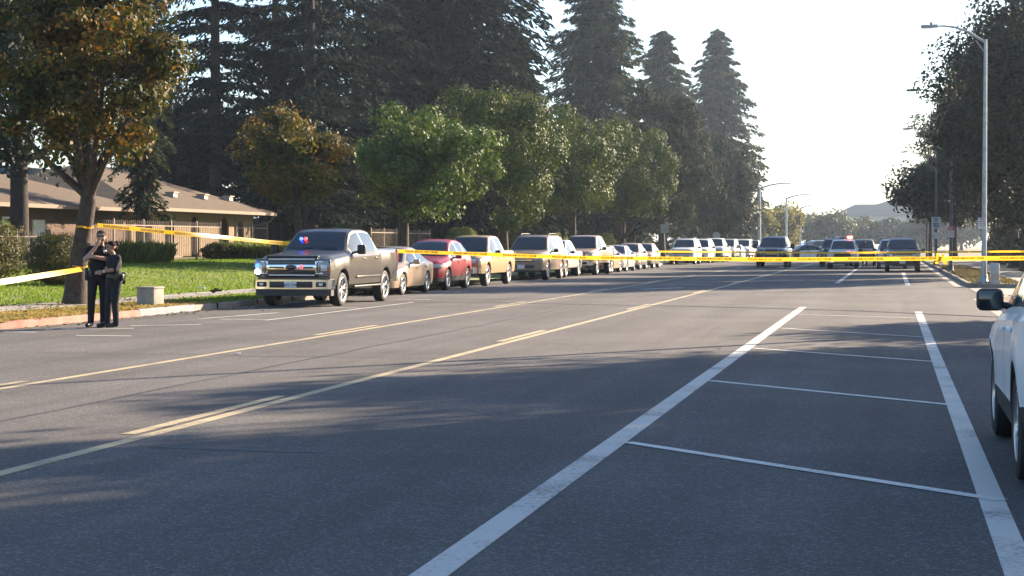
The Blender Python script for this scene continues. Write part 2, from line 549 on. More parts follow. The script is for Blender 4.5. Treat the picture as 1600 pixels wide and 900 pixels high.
# street lawn and the ground under the houses
xs = np.concatenate([np.linspace(-19.7, -32, 34), np.linspace(-34, -90, 12)])
ys = np.concatenate([np.linspace(-10, 111.9, 90)])
V = [(x, y, float(lawn_z(x, y))) for y in ys for x in xs]
w = len(xs)
mb = MB(); mb.add(V, [(j * w + i, (j + 1) * w + i, (j + 1) * w + i + 1, j * w + i + 1) for j in range(len(ys) - 1) for i in range(w - 1)])
structure('lawn', mb, M['lawn'], 80)
sheet('back_lawn', -90, -19.7, 122.1, 470, .14, M['lawn'])
sheet('sidewalk', -19.7, -17.9, 28, 111.9, .132, M['concrete'])
sheet('sidewalk', -19.7, -17.9, 122.1, 470, .132, M['concrete'])
sheet('verge', -17.9, -15.75, 28.2, 39.0, .125, M['dry_turf'])
sheet('verge', -17.9, -15.75, 39.0, 111.9, .125, M['lawn'])
sheet('verge', -17.9, -16.4, 122.1, 470, .125, M['lawn'])
sheet('driveway', -70, -16.6, 18, 27.6, .01, M['concrete'])
sheet('right_verge', 2.77, 4.7, 64.0, 470, .115, M['dirt'])
sheet('right_sidewalk', 4.7, 6.5, 64.0, 470, .12, M['concrete'])
sheet('right_verge', 2.77, 4.7, -40, 50.4, .115, M['dirt'])
sheet('right_sidewalk', 4.7, 6.5, -40, 50.4, .12, M['concrete'])
sheet('right_field', 6.5, 300, 61.6, 470, .09, M['field'])
sheet('right_field', 6.5, 300, -40, 50.4, .09, M['field'])

# joints across the sidewalk
mb = MB()
for k in range(40):
    y = 29 + k * 1.55
    mb.box((-18.8, y, .1345), (1.8, .018, .003))
structure('sidewalk_joint', mb, M['under'], None)


def kerb(name, pts, m, w=.15, h=.135, taper0=False, taper1=False, side=-1):
    """Kerb swept along pts; side tells where its back lies."""
    P = [Vector((p[0], p[1], 0)) for p in pts]
    prof = [(0, -.05), (.02, h - .03), (.05, h), (w, h), (w, -.05)]
    V, F = [], []
    n = len(prof)
    for i, p in enumerate(P):
        t = (P[min(i + 1, len(P) - 1)] - P[max(i - 1, 0)]).normalized()
        nrm = Vector((-t.y, t.x, 0)) * (-side)
        k = 1.0
        if taper0 and i == 0: k = .12
        if taper1 and i == len(P) - 1: k = .12
        for a, z in prof:
            V.append(p + nrm * a + Vector((0, 0, z * k if z > 0 else z)))
    for i in range(len(P) - 1):
        for j in range(n - 1):
            F.append((i * n + j, i * n + j + 1, (i + 1) * n + j + 1, (i + 1) * n + j))
    F += [tuple(range(n)), tuple((len(P) - 1) * n + j for j in range(n))]
    mb = MB(); mb.add(V, F)
    return structure(name, mb, m)


kerb('red_kerb', [(-15.95, 27.75), (-15.62, 28.9), (-15.6, 30), (-15.6, 32), (-15.6, 34.2)], M['red_kerb'], taper0=True)
kerb('grey_kerb', [(-15.6, 34.21), (-15.6, 35.5), (-15.6, 37.2)], M['grey_kerb'], h=.15)
kerb('kerb', [(-15.6, 37.21), (-15.62, 42), (-15.7, 46), (-16.0, 50), (-16.3, 54), (-16.3, 70), (-16.3, 90), (-16.3, 110), (-16.8, 112)], M['kerb'], taper1=True)
kerb('kerb', [(-16.8, 122), (-16.3, 124), (-16.3, 200), (-16.3, 470)], M['kerb'], taper0=True)
arc = [(2.62 + 3.2 * (1 - math.cos(t)), 65.0 - 3.2 * math.sin(t)) for t in np.linspace(math.pi / 2, 0, 8)]
kerb('kerb', arc + [(2.62, 68), (2.62, 100), (2.62, 200), (2.62, 470)], M['kerb'], side=1, taper0=True)
kerb('kerb', [(2.62, -40), (2.62, 20), (2.62, 47), (3.0, 49.2), (4.4, 50.6)], M['kerb'], side=1, taper1=True)
sheet('gutter', 2.22, 2.615, 64, 470, .004, M['concrete'])
sheet('gutter', 2.22, 2.615, -40, 50, .004, M['concrete'])
sheet('gutter', -15.595, -15.2, 38, 50, .004, M['kerb'])


# ------------------------------------------------------------------ painted markings
def stripe(mb, a, b, w, z=.003, parts=1):
    a, b = Vector((a[0], a[1], 0)), Vector((b[0], b[1], 0))
    t = (b - a).normalized(); n = Vector((-t.y, t.x, 0)) * (w / 2)
    up = Vector((0, 0, z))
    mb.add([a - n + up, a + n + up, b + n + up, b - n + up], [(3, 2, 1, 0)])


mb = MB()
for xx, w, ya, yb in ((-2.1, .18, 2, 42.7), (.60, .155, 2, 40.3), (-2.08, .18, 68.4, 150), (.60, .18, 65.6, 94.5)):
    stripe(mb, (xx, ya), (xx, yb), w)
structure('buffer_edge_line', mb, M['white_line'], None)
mb = MB()
for k in range(-1, 5):
    y = 13.3 + 6.2 * k
    stripe(mb, (-2.0, y), (.66 if k < 3 else .5, y - 2.53 * (.5 if k > 3 else 1)), .11, .0055)
stripe(mb, (-1.95, 66.6), (.58, 65.9), .14)
structure('buffer_cross_line', mb, M['thin_white_line'], None)
mb = MB()
stripe(mb, (-5.84, -5), (-5.98, 140), .13)
stripe(mb, (-9.28, -5), (-9.28, 140), .12)
for k in range(-1, 8):
    stripe(mb, (-6.05, 13.0 + 13.6 * k), (-6.05, 16.6 + 13.6 * k), .12, .004)
    stripe(mb, (-9.52, 14.2 + 13.6 * k), (-9.52, 17.8 + 13.6 * k), .12, .004)
structure('centre_lane_line', mb, M['yellow_line'], None)
mb = MB()
stripe(mb, (-12.34, 33), (-12.31, 44), .075)
for k in range(-2, 12):
    y = 33.2 + 6.4 * k
    stripe(mb, (-13.4, y), (-12.42, y + .05), .10, .0055)
for a, b in (((-15.2, 27.6), (-14.6, 27.7)), ((-14.9, 28.6), (-13.5, 29.3)), ((-14.0, 30.2), (-12.9, 31.0)), ((-13.9, 33.3), (-13.4, 36.6))):
    stripe(mb, a, b, .10, .004)
structure('parking_mark', mb, M['thin_white_line'], None)
mb = MB()
for a, b in (((-8.9, 60.0), (-7.0, 58.6)), ((-8.7, 65.5), (-6.6, 65.0)), ((-8.2, 57.8), (-7.2, 60.8)), ((-9.0, 62.5), (-7.9, 64.2))):
    stripe(mb, a, b, .16, .004)
structure('turn_arrow_mark', mb, M['white_line'], None)

# tar smear and long sealed cracks in the asphalt
rnd = random.Random(4)
mb = MB()
def ribbon(pts, w0):
    V, F = [], []
    for i, p in enumerate(pts):
        t = Vector(pts[min(i + 1, len(pts) - 1)]) - Vector(pts[max(i - 1, 0)])
        t = t.normalized(); n = Vector((-t.y, t.x))
        ww = w0[i] if hasattr(w0, '__len__') else w0 * rnd.uniform(.6, 1.3)
        V += [(p[0] - n.x * ww, p[1] - n.y * ww, .0025), (p[0] + n.x * ww, p[1] + n.y * ww, .0025)]
    for i in range(len(pts) - 1):
        F.append((2 * i, 2 * i + 1, 2 * i + 3, 2 * i + 2))
    mb.add(V, F)
ribbon([(-5.55 + 1.4 * t, 12.28 - .10 * t + rnd.uniform(-.02, .02)) for t in np.linspace(0, 1, 16)], [.01 + .07 * math.sin(math.pi * t) ** .6 * rnd.uniform(.6, 1.2) for t in np.linspace(0, 1, 16)])
structure('tar_smear', mb, M['tar'], None)
mb = MB()
ribbon([(-7.6 + rnd.uniform(-.05, .05), y) for y in np.arange(8, 110, 1.1)], .022)
for y0 in (22.5, 38.2, 51.4, 72.0):
    ribbon([(x, y0 + rnd.uniform(-.12, .12)) for x in np.arange(-12, -2.5, .7)], .014)
structure('road_crack', mb, M['tar'], None)


# ------------------------------------------------------------------ grass blades
def blades(name, n, xr, yr, zf, h, m, seed, mask=None):
    r = np.random.default_rng(seed)
    x = r.uniform(*xr, n); y = r.uniform(*yr, n)
    if mask is not None:
        k = mask(x, y, r); x, y = x[k], y[k]; n = len(x)
    z = zf(x, y)
    a = r.uniform(0, 2 * np.pi, n); hh = h * r.uniform(.5, 1.4, n); wv = .018 * r.uniform(.7, 1.5, n)
    B = np.stack([x, y, z - .01], 1)
    dx = np.stack([np.cos(a) * wv, np.sin(a) * wv, 0 * a], 1)
    ln = np.stack([r.normal(0, .5, n) * hh, r.normal(0, .5, n) * hh, hh], 1)
    V = np.concatenate([B - dx, B + dx, B + ln], 0)
    F = np.stack([np.arange(n), np.arange(n) + n, np.arange(n) + 2 * n], 1)
    return tag(link_mesh(name, np_mesh(name, V, F, m)), kind='stuff')


tag(blades('grass', 70000, (-31, -19.75), (33, 84), lawn_z, .075, M['grass_blade'], 1), 'short mown green grass on the front lawn', 'grass')
tag(blades('verge_grass', 9000, (-17.8, -15.85), (39, 60), lambda x, y: .125 + 0 * x, .06, M['grass_blade'], 2), 'thin green grass along the kerb', 'grass')
tag(blades('dry_grass', 11000, (-17.85, -15.8), (28.4, 39.4), lambda x, y: .125 + 0 * x, .05, M['dry_blade'], 3), 'dry straw coloured grass beside the red kerb', 'grass')
tag(blades('weedy_grass', 9000, (2.85, 4.6), (64, 110), lambda x, y: .115 + 0 * x, .09, M['weed_blade'], 5), 'dry weedy grass round the lamp post on the right verge', 'grass')


# ------------------------------------------------------------------ vehicles
def prof(pts, s, r=.05):
    xs, ys = [p[0] for p in pts], [p[1] for p in pts]
    return float(np.mean([np.interp(s + d * r, xs, ys) for d in (-1, -.5, 0, .5, 1)]))


def make_wheel(parent, c, r, w, side, rim_mat, spokes=6, rim_k=.66):
    """Wheel with its axle along X; side = +1 when its outer face looks to +X."""
    mb = MB()
    o = w / 2
    rr = r * rim_k
    p = [(rr, -o * .9), (r * .86, -o), (r * .97, -o * .86), (r, -o * .55), (r * 1.002, 0), (r, o * .55), (r * .97, o * .86), (r * .86, o), (rr, o * .9), (rr * .97, o * .5), (rr * .97, -o * .5)]
    mb.lathe(p, (0, 0, 0), 'X', 32, 0, True)
    wh = mb.build('wheel', [M['rubber']], parent, 40, c)
    mb = MB()
    f = side
    mb.lathe([(rr, f * o * .88), (rr * .93, f * o * .86), (rr * .9, f * o * .3), (rr * .86, -f * o * .2), (.02, -f * o * .25)], (0, 0, 0), 'X', 28, 1)
    mb.lathe([(.001, f * o * .74), (rr * .16, f * o * .74), (rr * .24, f * o * .62), (rr * .24, -f * o * .2)], (0, 0, 0), 'X', 16, 0)
    mb.lathe([(rr, f * o * .89), (rr * .97, f * o * .93), (rr * .92, f * o * .87), (rr * .9, f * o * .5)], (0, 0, 0), 'X', 28, 0)
    for k in range(spokes):
        a = 2 * math.pi * k / spokes + .3
        for da in (-.11, .11):
            p0 = Vector((f * o * .60, math.cos(a + da) * rr * .18, math.sin(a + da) * rr * .18))
            p1 = Vector((f * o * .66, math.cos(a + da * 1.6) * rr * .93, math.sin(a + da * 1.6) * rr * .93))
            mb.tube([p0, (p0 + p1) / 2 + Vector((f * .008, 0, 0)), p1], [rr * .075, rr * .065, rr * .07], 5, 0)
    mb.build('rim', [rim_mat, M['under']], wh, 40)
    return wh


def make_vehicle(sp, name, label, cat, loc, rz, paint, group=None, rim='alloy', details=True, plate=True):
    root = thing(name, label, cat, loc, rz, group)
    L, wr, tw, fa, ra = sp['L'], sp['wr'], sp['tw'], sp['fa'], sp['ra']
    top, belt, wid, wt = sp['top'], sp['belt'], sp['wid'], sp['wt']
    zf, sill = sp['zf'], sp['sill']
    AR = wr * sp.get('arch', 1.17)
    bed = sp.get('bed')
    st = set()
    for pl in (top, belt, wid, wt):
        for s, _ in pl:
            st |= {s, max(0, s - .03), min(L, s + .03)}
    for sa in (fa, ra):
        for k in range(17):
            st.add(sa - AR * math.cos(math.pi * k / 16))
        st |= {sa - AR - .004, sa + AR + .004}
    for a, b in sp['doors']: st |= {a - .006, a + .006, b - .006, b + .006}
    for a, b in sp['wins']: st |= {a, b, a - .02, b + .02}
    for a, b in (sp['ws'], sp['rw']): st |= {a, b}
    if bed: st |= {bed[0], bed[0] + .005, bed[1], bed[1] - .005}
    st |= set(np.linspace(0, L, int(L / .14)))
    ss = []
    for s in sorted(x for x in st if 0 <= x <= L):
        if not ss or s - ss[-1] > .0025: ss.append(s)
    NJ = 15
    rings = []
    low = sp.get('low', [(0, sill), (L, sill)])
    for s in ss:
        wm, zt, zb_, w_t = prof(wid, s, .04), prof(top, s, sp.get('tr', .05)), prof(belt, s, .06), prof(wt, s, .06)
        zb0 = prof(low, s, .08)
        za = zb0
        flare = 0.0
        for sa in (fa, ra):
            if abs(s - sa) <= AR + .001:
                za = max(za, wr + math.sqrt(max(0, AR * AR - (s - sa) ** 2)))
            if abs(s - sa) < AR * 1.25: flare = max(flare, sp.get('flare', .015) * math.cos((s - sa) / (AR * 1.25) * math.pi / 2))
        zb_ = max(zb_, za + .10) if zb_ < za + .10 else zb_
        zb_ = min(zb_, zt - .03)
        h = zb_ - zb0
        zlo = max(za + .02, zb0 + .22 * h); zmid = max(zlo + .02, zb0 + .62 * h); zhi = max(zmid + .015, zb_ - .05)
        w_t = min(w_t, wm - .02)
        b0 = Vector((wm - .05, 0, zb_)); b1 = Vector((w_t, 0, zt - min(.05, (zt - zb_) * .5)))
        bul = min(.035, .06 * (zt - zb_))
        def gl(t): return (b0.x + (b1.x - b0.x) * t + bul * math.sin(math.pi * t), b0.z + (b1.z - b0.z) * t)
        cr = sp.get('crown', .03)
        pts = [(0, zf), (wm - .30, zf), (wm - .30, max(zf, za)), (wm - .035 + flare, za), (wm - .012 + flare, zlo), (wm + flare * .8, zmid), (wm - .012, zhi), (b0.x, b0.z),
               gl(.08), gl(.5), gl(.93), (w_t - .012, zt - min(.03, (zt - zb_) * .3)), (w_t - .075, zt), (w_t * .5, zt + cr * .75), (0, zt + cr)]
        if bed and bed[0] < s < bed[1]:
            pts[12] = (w_t - .07, zt); pts[13] = (w_t - .09, zt - .48); pts[14] = (0, zt - .48)
        rings.append(pts)
    V = []
    for i, s in enumerate(ss):
        y = s - L / 2
        for x, z in rings[i]: V.append((x, y, z))
        for x, z in rings[i][1:NJ - 1]: V.append((-x, y, z))
    NR = NJ + NJ - 2
    def vid(i, j, sd):
        if sd > 0 or j in (0, NJ - 1): return i * NR + j
        return i * NR + NJ + j - 1
    parts = {}
    def put(key, f, mi=0): parts.setdefault(key, []).append((f, mi))
    def inn(s, iv): return iv[0] <= s <= iv[1]
    lamps = sp.get('lamps'); tl = sp.get('tails')
    clad = sp.get('clad', False)
    for i in range(len(ss) - 1):
        s = (ss[i] + ss[i + 1]) / 2
        wide = (ss[i + 1] - ss[i])
        dr = next((k for k, d in enumerate(sp['doors']) if d[0] + .005 < s < d[1] - .005), None)
        seam = any(abs(s - e) < .0062 for d in sp['doors'] for e in d)
        wi = next((k for k, d in enumerate(sp['wins']) if inn(s, d)), None)
        for sd in (1, -1):
            for j in range(NJ - 1):
                a, b, c, d = vid(i, j, sd), vid(i + 1, j, sd), vid(i + 1, j + 1, sd), vid(i, j + 1, sd)
                f = (a, b, c, d) if sd > 0 else (d, c, b, a)
                ids = []
                for q in f:
                    if q not in ids: ids.append(q)
                if len(ids) < 3: continue
                gap = rings[i][10][1] - rings[i][8][1]
                if j <= 2: put('body', ids, 1)
                elif j in (8, 9) and wi is not None and gap > .07: put(('side_window', sd, wi), ids)
                elif j in (12, 13) and inn(s, sp['ws']): put(('windshield',), ids)
                elif j in (12, 13) and inn(s, sp['rw']): put(('rear_window',), ids)
                elif lamps and lamps[0] <= s <= lamps[1] and j in lamps[2]: put(('headlight', sd), ids)
                elif tl and tl[0] <= s <= tl[1] and j in tl[2]: put(('taillight', sd), ids)
                elif clad and j == 3: put('body', ids, 1)
                elif seam and 3 <= j <= 6: put('body', ids, 1)
                elif dr is not None and 3 <= j <= 6: put(('door', sd, dr), ids)
                elif sp.get('dark_pillar') and j in (8, 9) and sp['wins'][0][0] < s < sp['wins'][-1][1]: put('body', ids, 1)
                else: put('body', ids, 0)
    for i, fl in ((0, 1), (len(ss) - 1, 0)):
        for j in range(NJ - 1):
            ids = []
            q = [vid(i, j, 1), vid(i, j + 1, 1), vid(i, j + 1, -1), vid(i, j, -1)]
            for x in (q if fl else q[::-1]):
                if x not in ids: ids.append(x)
            if len(ids) > 2: put('body', ids, 1 if j < 3 else 0)
    made = {}
    def mk(nm, key, mats, parent):
        fl = parts.get(key)
        if not fl: return None
        used = sorted({q for f, _ in fl for q in f})
        re = {q: k for k, q in enumerate(used)}
        mb = MB()
        mb.v = [V[q] for q in used]; mb.f = [tuple(re[q] for q in f) for f, _ in fl]; mb.m = [m for _, m in fl]
        me = bpy.data.meshes.new(nm)
        me.from_pydata(mb.v, [], mb.f)
        for m in mats: me.materials.append(m)
        if len(mats) > 1: me.polygons.foreach_set('material_index', mb.m)
        me.polygons.foreach_set('use_smooth', [True] * len(me.polygons))
        me.set_sharp_from_angle(angle=R(32))
        return link_mesh(nm, me, parent)
    body = mk('body', 'body', [paint, M['trim']], root)
    mk('windshield', ('windshield',), [M['glass']], root)
    mk('rear_window', ('rear_window',), [M['glass']], root)
    doors = {}
    for k, d in enumerate(sp['doors']):
        for sd in (1, -1):
            do = mk('door', ('door', sd, k), [paint], root)
            doors[(sd, k)] = do
            if do and details:
                mb = MB()
                s = d[1] - .16
                mb.rbox((sd * (prof(wid, s) + .012), s - L / 2, prof(belt, s) - .11), (.03, .20, .035), .012)
                mb.build('handle', [M[sp.get('handle', 'trim')] if sp.get('handle') else paint], do)
    for k, d in enumerate(sp['wins']):
        for sd in (1, -1):
            par = doors.get((sd, k)) or root
            mk('side_window', ('side_window', sd, k), [M['glass']], par)
    for sd in (1, -1):
        mk('headlight', ('headlight', sd), [M['lens']], root)
        mk('taillight', ('taillight', sd), [M['tail']], root)
    for sa in (fa, ra):
        for sd in (1, -1):
            x = sd * (prof(wid, sa) - tw / 2 - .012)
            make_wheel(root, (x, sa - L / 2, wr), wr, tw, sd, M[rim], sp.get('spokes', 6), sp.get('rim_k', .66))
    # mirrors
    s = sp['wins'][0][0] + sp.get('mirror_s', .12)
    mz = sp.get('mirror', (.20, .12, .15))
    for sd in (1, -1):
        mb = MB()
        bx = prof(wid, s) - .05 + sp.get('mirror_x', 0)
        cz = prof(belt, s) + mz[2] / 2 + .02
        mb.rbox((sd * (bx + .10 + mz[0] / 2), s - L / 2 - .02, cz), mz, min(mz) * .35, seg=3)
        mb.tube([(sd * (bx - .02), s - L / 2, cz - mz[2] * .35), (sd * (bx + .14), s - L / 2, cz - mz[2] * .2)], [.03, .025], 6)
        mo = mb.build('mirror', [M['trim'] if sp.get('black_mirror') else paint], root)
        mb = MB()
        mb.rbox((sd * (bx + .10 + mz[0] / 2), s - L / 2 - .02 + mz[1] / 2 + .002, cz), (mz[0] * .86, .008, mz[2] * .8), .02)
        mb.build('mirror_glass', [M['glass']], mo)
    # front and rear fittings
    fz = prof(top, .10)
    if sp.get('fascia', True):
        FW = prof(wid, 0) * 2
        mb = MB()
        gw, gh, gz = sp['grille']
        mb.rbox((0, -L / 2 - .004, gz), (gw, .05, gh), .02, 0)
        for k in range(3):
            mb.box((0, -L / 2 - .032, gz - gh / 2 + gh * (k + 1) / 4), (gw * .94, .012, gh * .10), 1)
        mb.build('grille', [M['trim'], M['chrome'] if sp.get('chrome_grille') else M['trim']], root)
        if sp.get('bumper'):
            bz, bh, bm_ = sp['bumper']
            mb = MB()
            pts = [(-FW / 2 - .09, .30), (-FW / 2 - .05, .05), (-FW * .36, -.07), (0, -.10), (FW * .36, -.07), (FW / 2 + .05, .05), (FW / 2 + .09, .30), (FW * .3, .25), (-FW * .3, .25)]
            mb.prism([(x, y - L / 2) for x, y in pts], bz - bh / 2, bz + bh / 2)
            mb.build('front_bumper', [M[bm_] if bm_ else paint], root)
        mb = MB()
        iz = sp.get('intake', (FW * .7, .12, .36))
        mb.rbox((0, -L / 2 - (.075 if sp.get('bumper') else .004), iz[2]), (iz[0], .06, iz[1]), .02)
        mb.build('air_intake', [M['trim']], root)
        for sd in (1, -1):
            hl = sp['hl']
            mb = MB()
            mb.rbox((sd * hl[0], -L / 2 + hl[4], hl[1]), (hl[2], .10, hl[3]), .03, rz=sd * R(hl[5]), seg=3)
            h = mb.build('headlight', [M[sp.get('lens', 'lens')]], root)
            mb = MB(); mb.rbox((sd * hl[0], -L / 2 + hl[4] + .01, hl[1]), (hl[2] + .03, .09, hl[3] + .03), .03, rz=sd * R(hl[5]))
            mb.build('lamp_housing', [M['trim']], h)
    if plate:
        mb = MB()
        pz = sp.get('plate_z', .48)
        mb.rbox((0, -L / 2 - (.115 if sp.get('bumper') else .045), pz), (.31, .012, .16), .01)
        mb.build('license_plate', [M['plate']], root)
    # rear bumper, lamps, plate
    mb = MB()
    RW = prof(wid, L) * 2
    mb.rbox((0, L / 2 + .03, sp.get('rb_z', .52)), (RW * .98, .16, .18), .04)
    mb.build('rear_bumper', [M[sp['bumper'][2]] if sp.get('bumper') and sp['bumper'][2] else M['trim']], root)
    if not tl:
        for sd in (1, -1):
            mb = MB(); mb.rbox((sd * (RW / 2 - .06), L / 2 - .03, prof(belt, L) - .14), (.16, .12, .34), .03)
            mb.build('taillight', [M['tail']], root)
    if sp.get('rack'):
        for sd in (1, -1):
            a, b = sp['rack']
            mb = MB()
            x = sd * (prof(wt, (a + b) / 2) - .09)
            mb.tube([(x, a - L / 2, prof(top, a) + .0), (x, a - L / 2 + .1, prof(top, a) + .07), (x, b - L / 2 - .1, prof(top, b) + .07), (x, b - L / 2, prof(top, b))], .018, 6)
            mb.build('roof_rail', [M['trim']], root)
    # wipers
    if details:
        mb = MB()
        s0 = sp['ws'][0]
        for x0, x1 in ((-.62, -.05), (.02, .6)):
            z0 = prof(top, s0 + .05) + .035
            mb.tube([(x0, s0 + .02 - L / 2, z0), (x1, s0 + .09 - L / 2, z0 + .035)], .009, 5)
        mb.build('wiper', [M['trim']], root)
    return root


PICKUP = dict(L=5.6, wr=.39, tw=.26, fa=.93, ra=4.45, zf=.36, sill=.46, arch=1.2, flare=.03, tr=.05, crown=.02,
    top=[(0, 1.0), (.06, 1.07), (.3, 1.13), (1.35, 1.2), (1.5, 1.22), (2.2, 1.76), (2.5, 1.83), (3.2, 1.84), (3.62, 1.80), (3.78, 1.70), (3.9, 1.30), (3.94, 1.29), (5.55, 1.29), (5.6, 1.27)],
    belt=[(0, .94), (.3, 1.03), (1.4, 1.12), (3.8, 1.17), (3.95, 1.22), (5.6, 1.22)],
    wid=[(0, .78), (.08, .87), (.35, .95), (5.2, .96), (5.6, .92)],
    wt=[(0, .68), (.3, .80), (1.4, .84), (2.25, .66), (3.6, .67), (3.8, .70), (3.95, .88), (5.6, .86)],
    ws=(1.5, 2.26), rw=(3.70, 3.9), wins=[(1.72, 2.62), (2.74, 3.55)], doors=[(1.62, 2.68), (2.69, 3.62)], bed=(4.0, 5.5),
    grille=(1.0, .26, .88), bumper=(.58, .22, 'chrome'), intake=(1.2, .12, .56), hl=(.66, .90, .34, .22, .04, 16), chrome_grille=True, plate_z=.56, rb_z=.6, black_mirror=True)
SUV = dict(L=5.1, wr=.37, tw=.25, fa=.9, ra=3.9, zf=.32, sill=.40, arch=1.18, flare=.025, crown=.02,
    top=[(0, .98), (.08, 1.07), (.4, 1.12), (1.3, 1.19), (1.42, 1.21), (2.15, 1.73), (2.45, 1.83), (4.5, 1.84), (4.85, 1.76), (5.03, 1.2), (5.1, 1.02)],
    belt=[(0, .92), (.4, 1.02), (1.4, 1.10), (4.9, 1.14), (5.1, 1.0)],
    wid=[(0, .76), (.1, .87), (.4, .95), (4.8, .95), (5.1, .86)],
    wt=[(0, .66), (.3, .79), (1.4, .84), (2.2, .68), (4.7, .68), (5.0, .76), (5.1, .74)],
    ws=(1.42, 2.2), rw=(4.82, 5.02), wins=[(1.65, 2.55), (2.66, 3.52), (3.64, 4.62)], doors=[(1.58, 2.6), (2.61, 3.58)],
    grille=(1.0, .24, .86), bumper=(.56, .24, None), intake=(1.1, .14, .55), hl=(.66, .88, .34, .20, .04, 16), dark_pillar=True, rack=(2.7, 4.5), chrome_grille=True, plate_z=.54, black_mirror=True)
SEDAN = dict(L=4.75, wr=.32, tw=.21, fa=.92, ra=3.65, zf=.20, sill=.26, arch=1.14, flare=.012, tr=.09, crown=.03,
    top=[(0, .60), (.06, .68), (.35, .80), (1.3, .95), (1.42, .97), (2.15, 1.36), (2.6, 1.44), (3.1, 1.43), (3.5, 1.36), (4.15, 1.08), (4.6, 1.04), (4.72, .98), (4.75, .9)],
    belt=[(0, .56), (.35, .73), (1.4, .88), (4.1, .97), (4.6, .96), (4.75, .86)],
    wid=[(0, .55), (.06, .68), (.25, .80), (.6, .87), (1.2, .89), (4.0, .89), (4.5, .84), (4.7, .74), (4.75, .68)],
    wt=[(0, .46), (.35, .68), (1.4, .76), (2.2, .57), (3.4, .57), (4.2, .68), (4.75, .58)],
    ws=(1.40, 2.28), rw=(3.38, 4.12), wins=[(1.68, 2.58), (2.68, 3.62)], doors=[(1.55, 2.62), (2.63, 3.62)],
    low=[(0, .22), (.4, .22), (1.2, .24), (4, .24), (4.75, .34)],
    grille=(.62, .12, .56), intake=(.9, .12, .34), hl=(.60, .655, .36, .13, .13, 30), chrome_grille=True, plate_z=.42, rb_z=.48)
CROSS = dict(L=4.55, wr=.355, tw=.235, fa=.9, ra=3.57, zf=.24, sill=.32, arch=1.15, flare=.02, tr=.08, crown=.035,
    top=[(0, .76), (.06, .86), (.35, .97), (1.15, 1.09), (1.28, 1.11), (2.05, 1.57), (2.45, 1.67), (3.2, 1.67), (3.85, 1.58), (4.3, 1.22), (4.5, 1.02), (4.55, .95)],
    belt=[(0, .72), (.35, .88), (1.3, 1.0), (4.2, 1.12), (4.55, .92)],
    wid=[(0, .62), (.08, .76), (.3, .86), (.7, .91), (3.9, .92), (4.4, .84), (4.55, .74)],
    wt=[(0, .52), (.3, .72), (1.3, .79), (2.15, .61), (3.8, .60), (4.4, .66), (4.55, .60)],
    ws=(1.26, 2.14), rw=(3.88, 4.42), wins=[(1.55, 2.42), (2.52, 3.28), (3.38, 3.95)], doors=[(1.45, 2.46), (2.47, 3.34)],
    low=[(0, .30), (.5, .28), (1.2, .30), (3.6, .30), (4.55, .42)], clad=True,
    grille=(.72, .18, .70), intake=(1.0, .16, .42), hl=(.66, .80, .36, .15, .12, 30), dark_pillar=True, chrome_grille=True, plate_z=.5, tails=(4.28, 4.6, (6, 7)), rb_z=.5)
VAN = dict(SUV, L=5.2, top=[(0, .95), (.1, 1.05), (.5, 1.15), (1.0, 1.25), (1.9, 1.86), (2.3, 1.98), (4.9, 1.98), (5.1, 1.85), (5.17, 1.2), (5.2, 1.0)], ws=(1.02, 1.95), rack=None,
    wt=[(0, .62), (.3, .76), (1.0, .82), (2.0, .74), (4.9, .74), (5.2, .74)], wins=[(1.4, 2.4), (2.5, 3.6), (3.7, 4.8)], doors=[(1.35, 2.45), (2.46, 3.65)], rw=(4.95, 5.16))


# ------------------------------------------------------------------ trees and shrubs
def leaf_quads(C, size, r, up=.35, aspect=.62, out=None):
    """Diamond leaves at the points C, turned at random, leaning to face up by the factor up."""
    n = len(C)
    nr = r.normal(0, 1, (n, 3)); nr[:, 2] += up * 2
    if out is not None: nr += out * 2.2
    nr /= np.linalg.norm(nr, axis=1)[:, None]
    a = r.normal(0, 1, (n, 3))
    a -= nr * np.sum(a * nr, 1)[:, None]; a /= np.linalg.norm(a, axis=1)[:, None] + 1e-9
    b = np.cross(nr, a)
    s = (size * r.uniform(.6, 1.35, n))[:, None] * .5
    V = np.stack([C - a * s, C + b * s * aspect + nr * s * .15, C + a * s, C - b * s * aspect + nr * s * .15], 1).reshape(-1, 3)
    F = np.arange(4 * n).reshape(-1, 4)
    return V, F


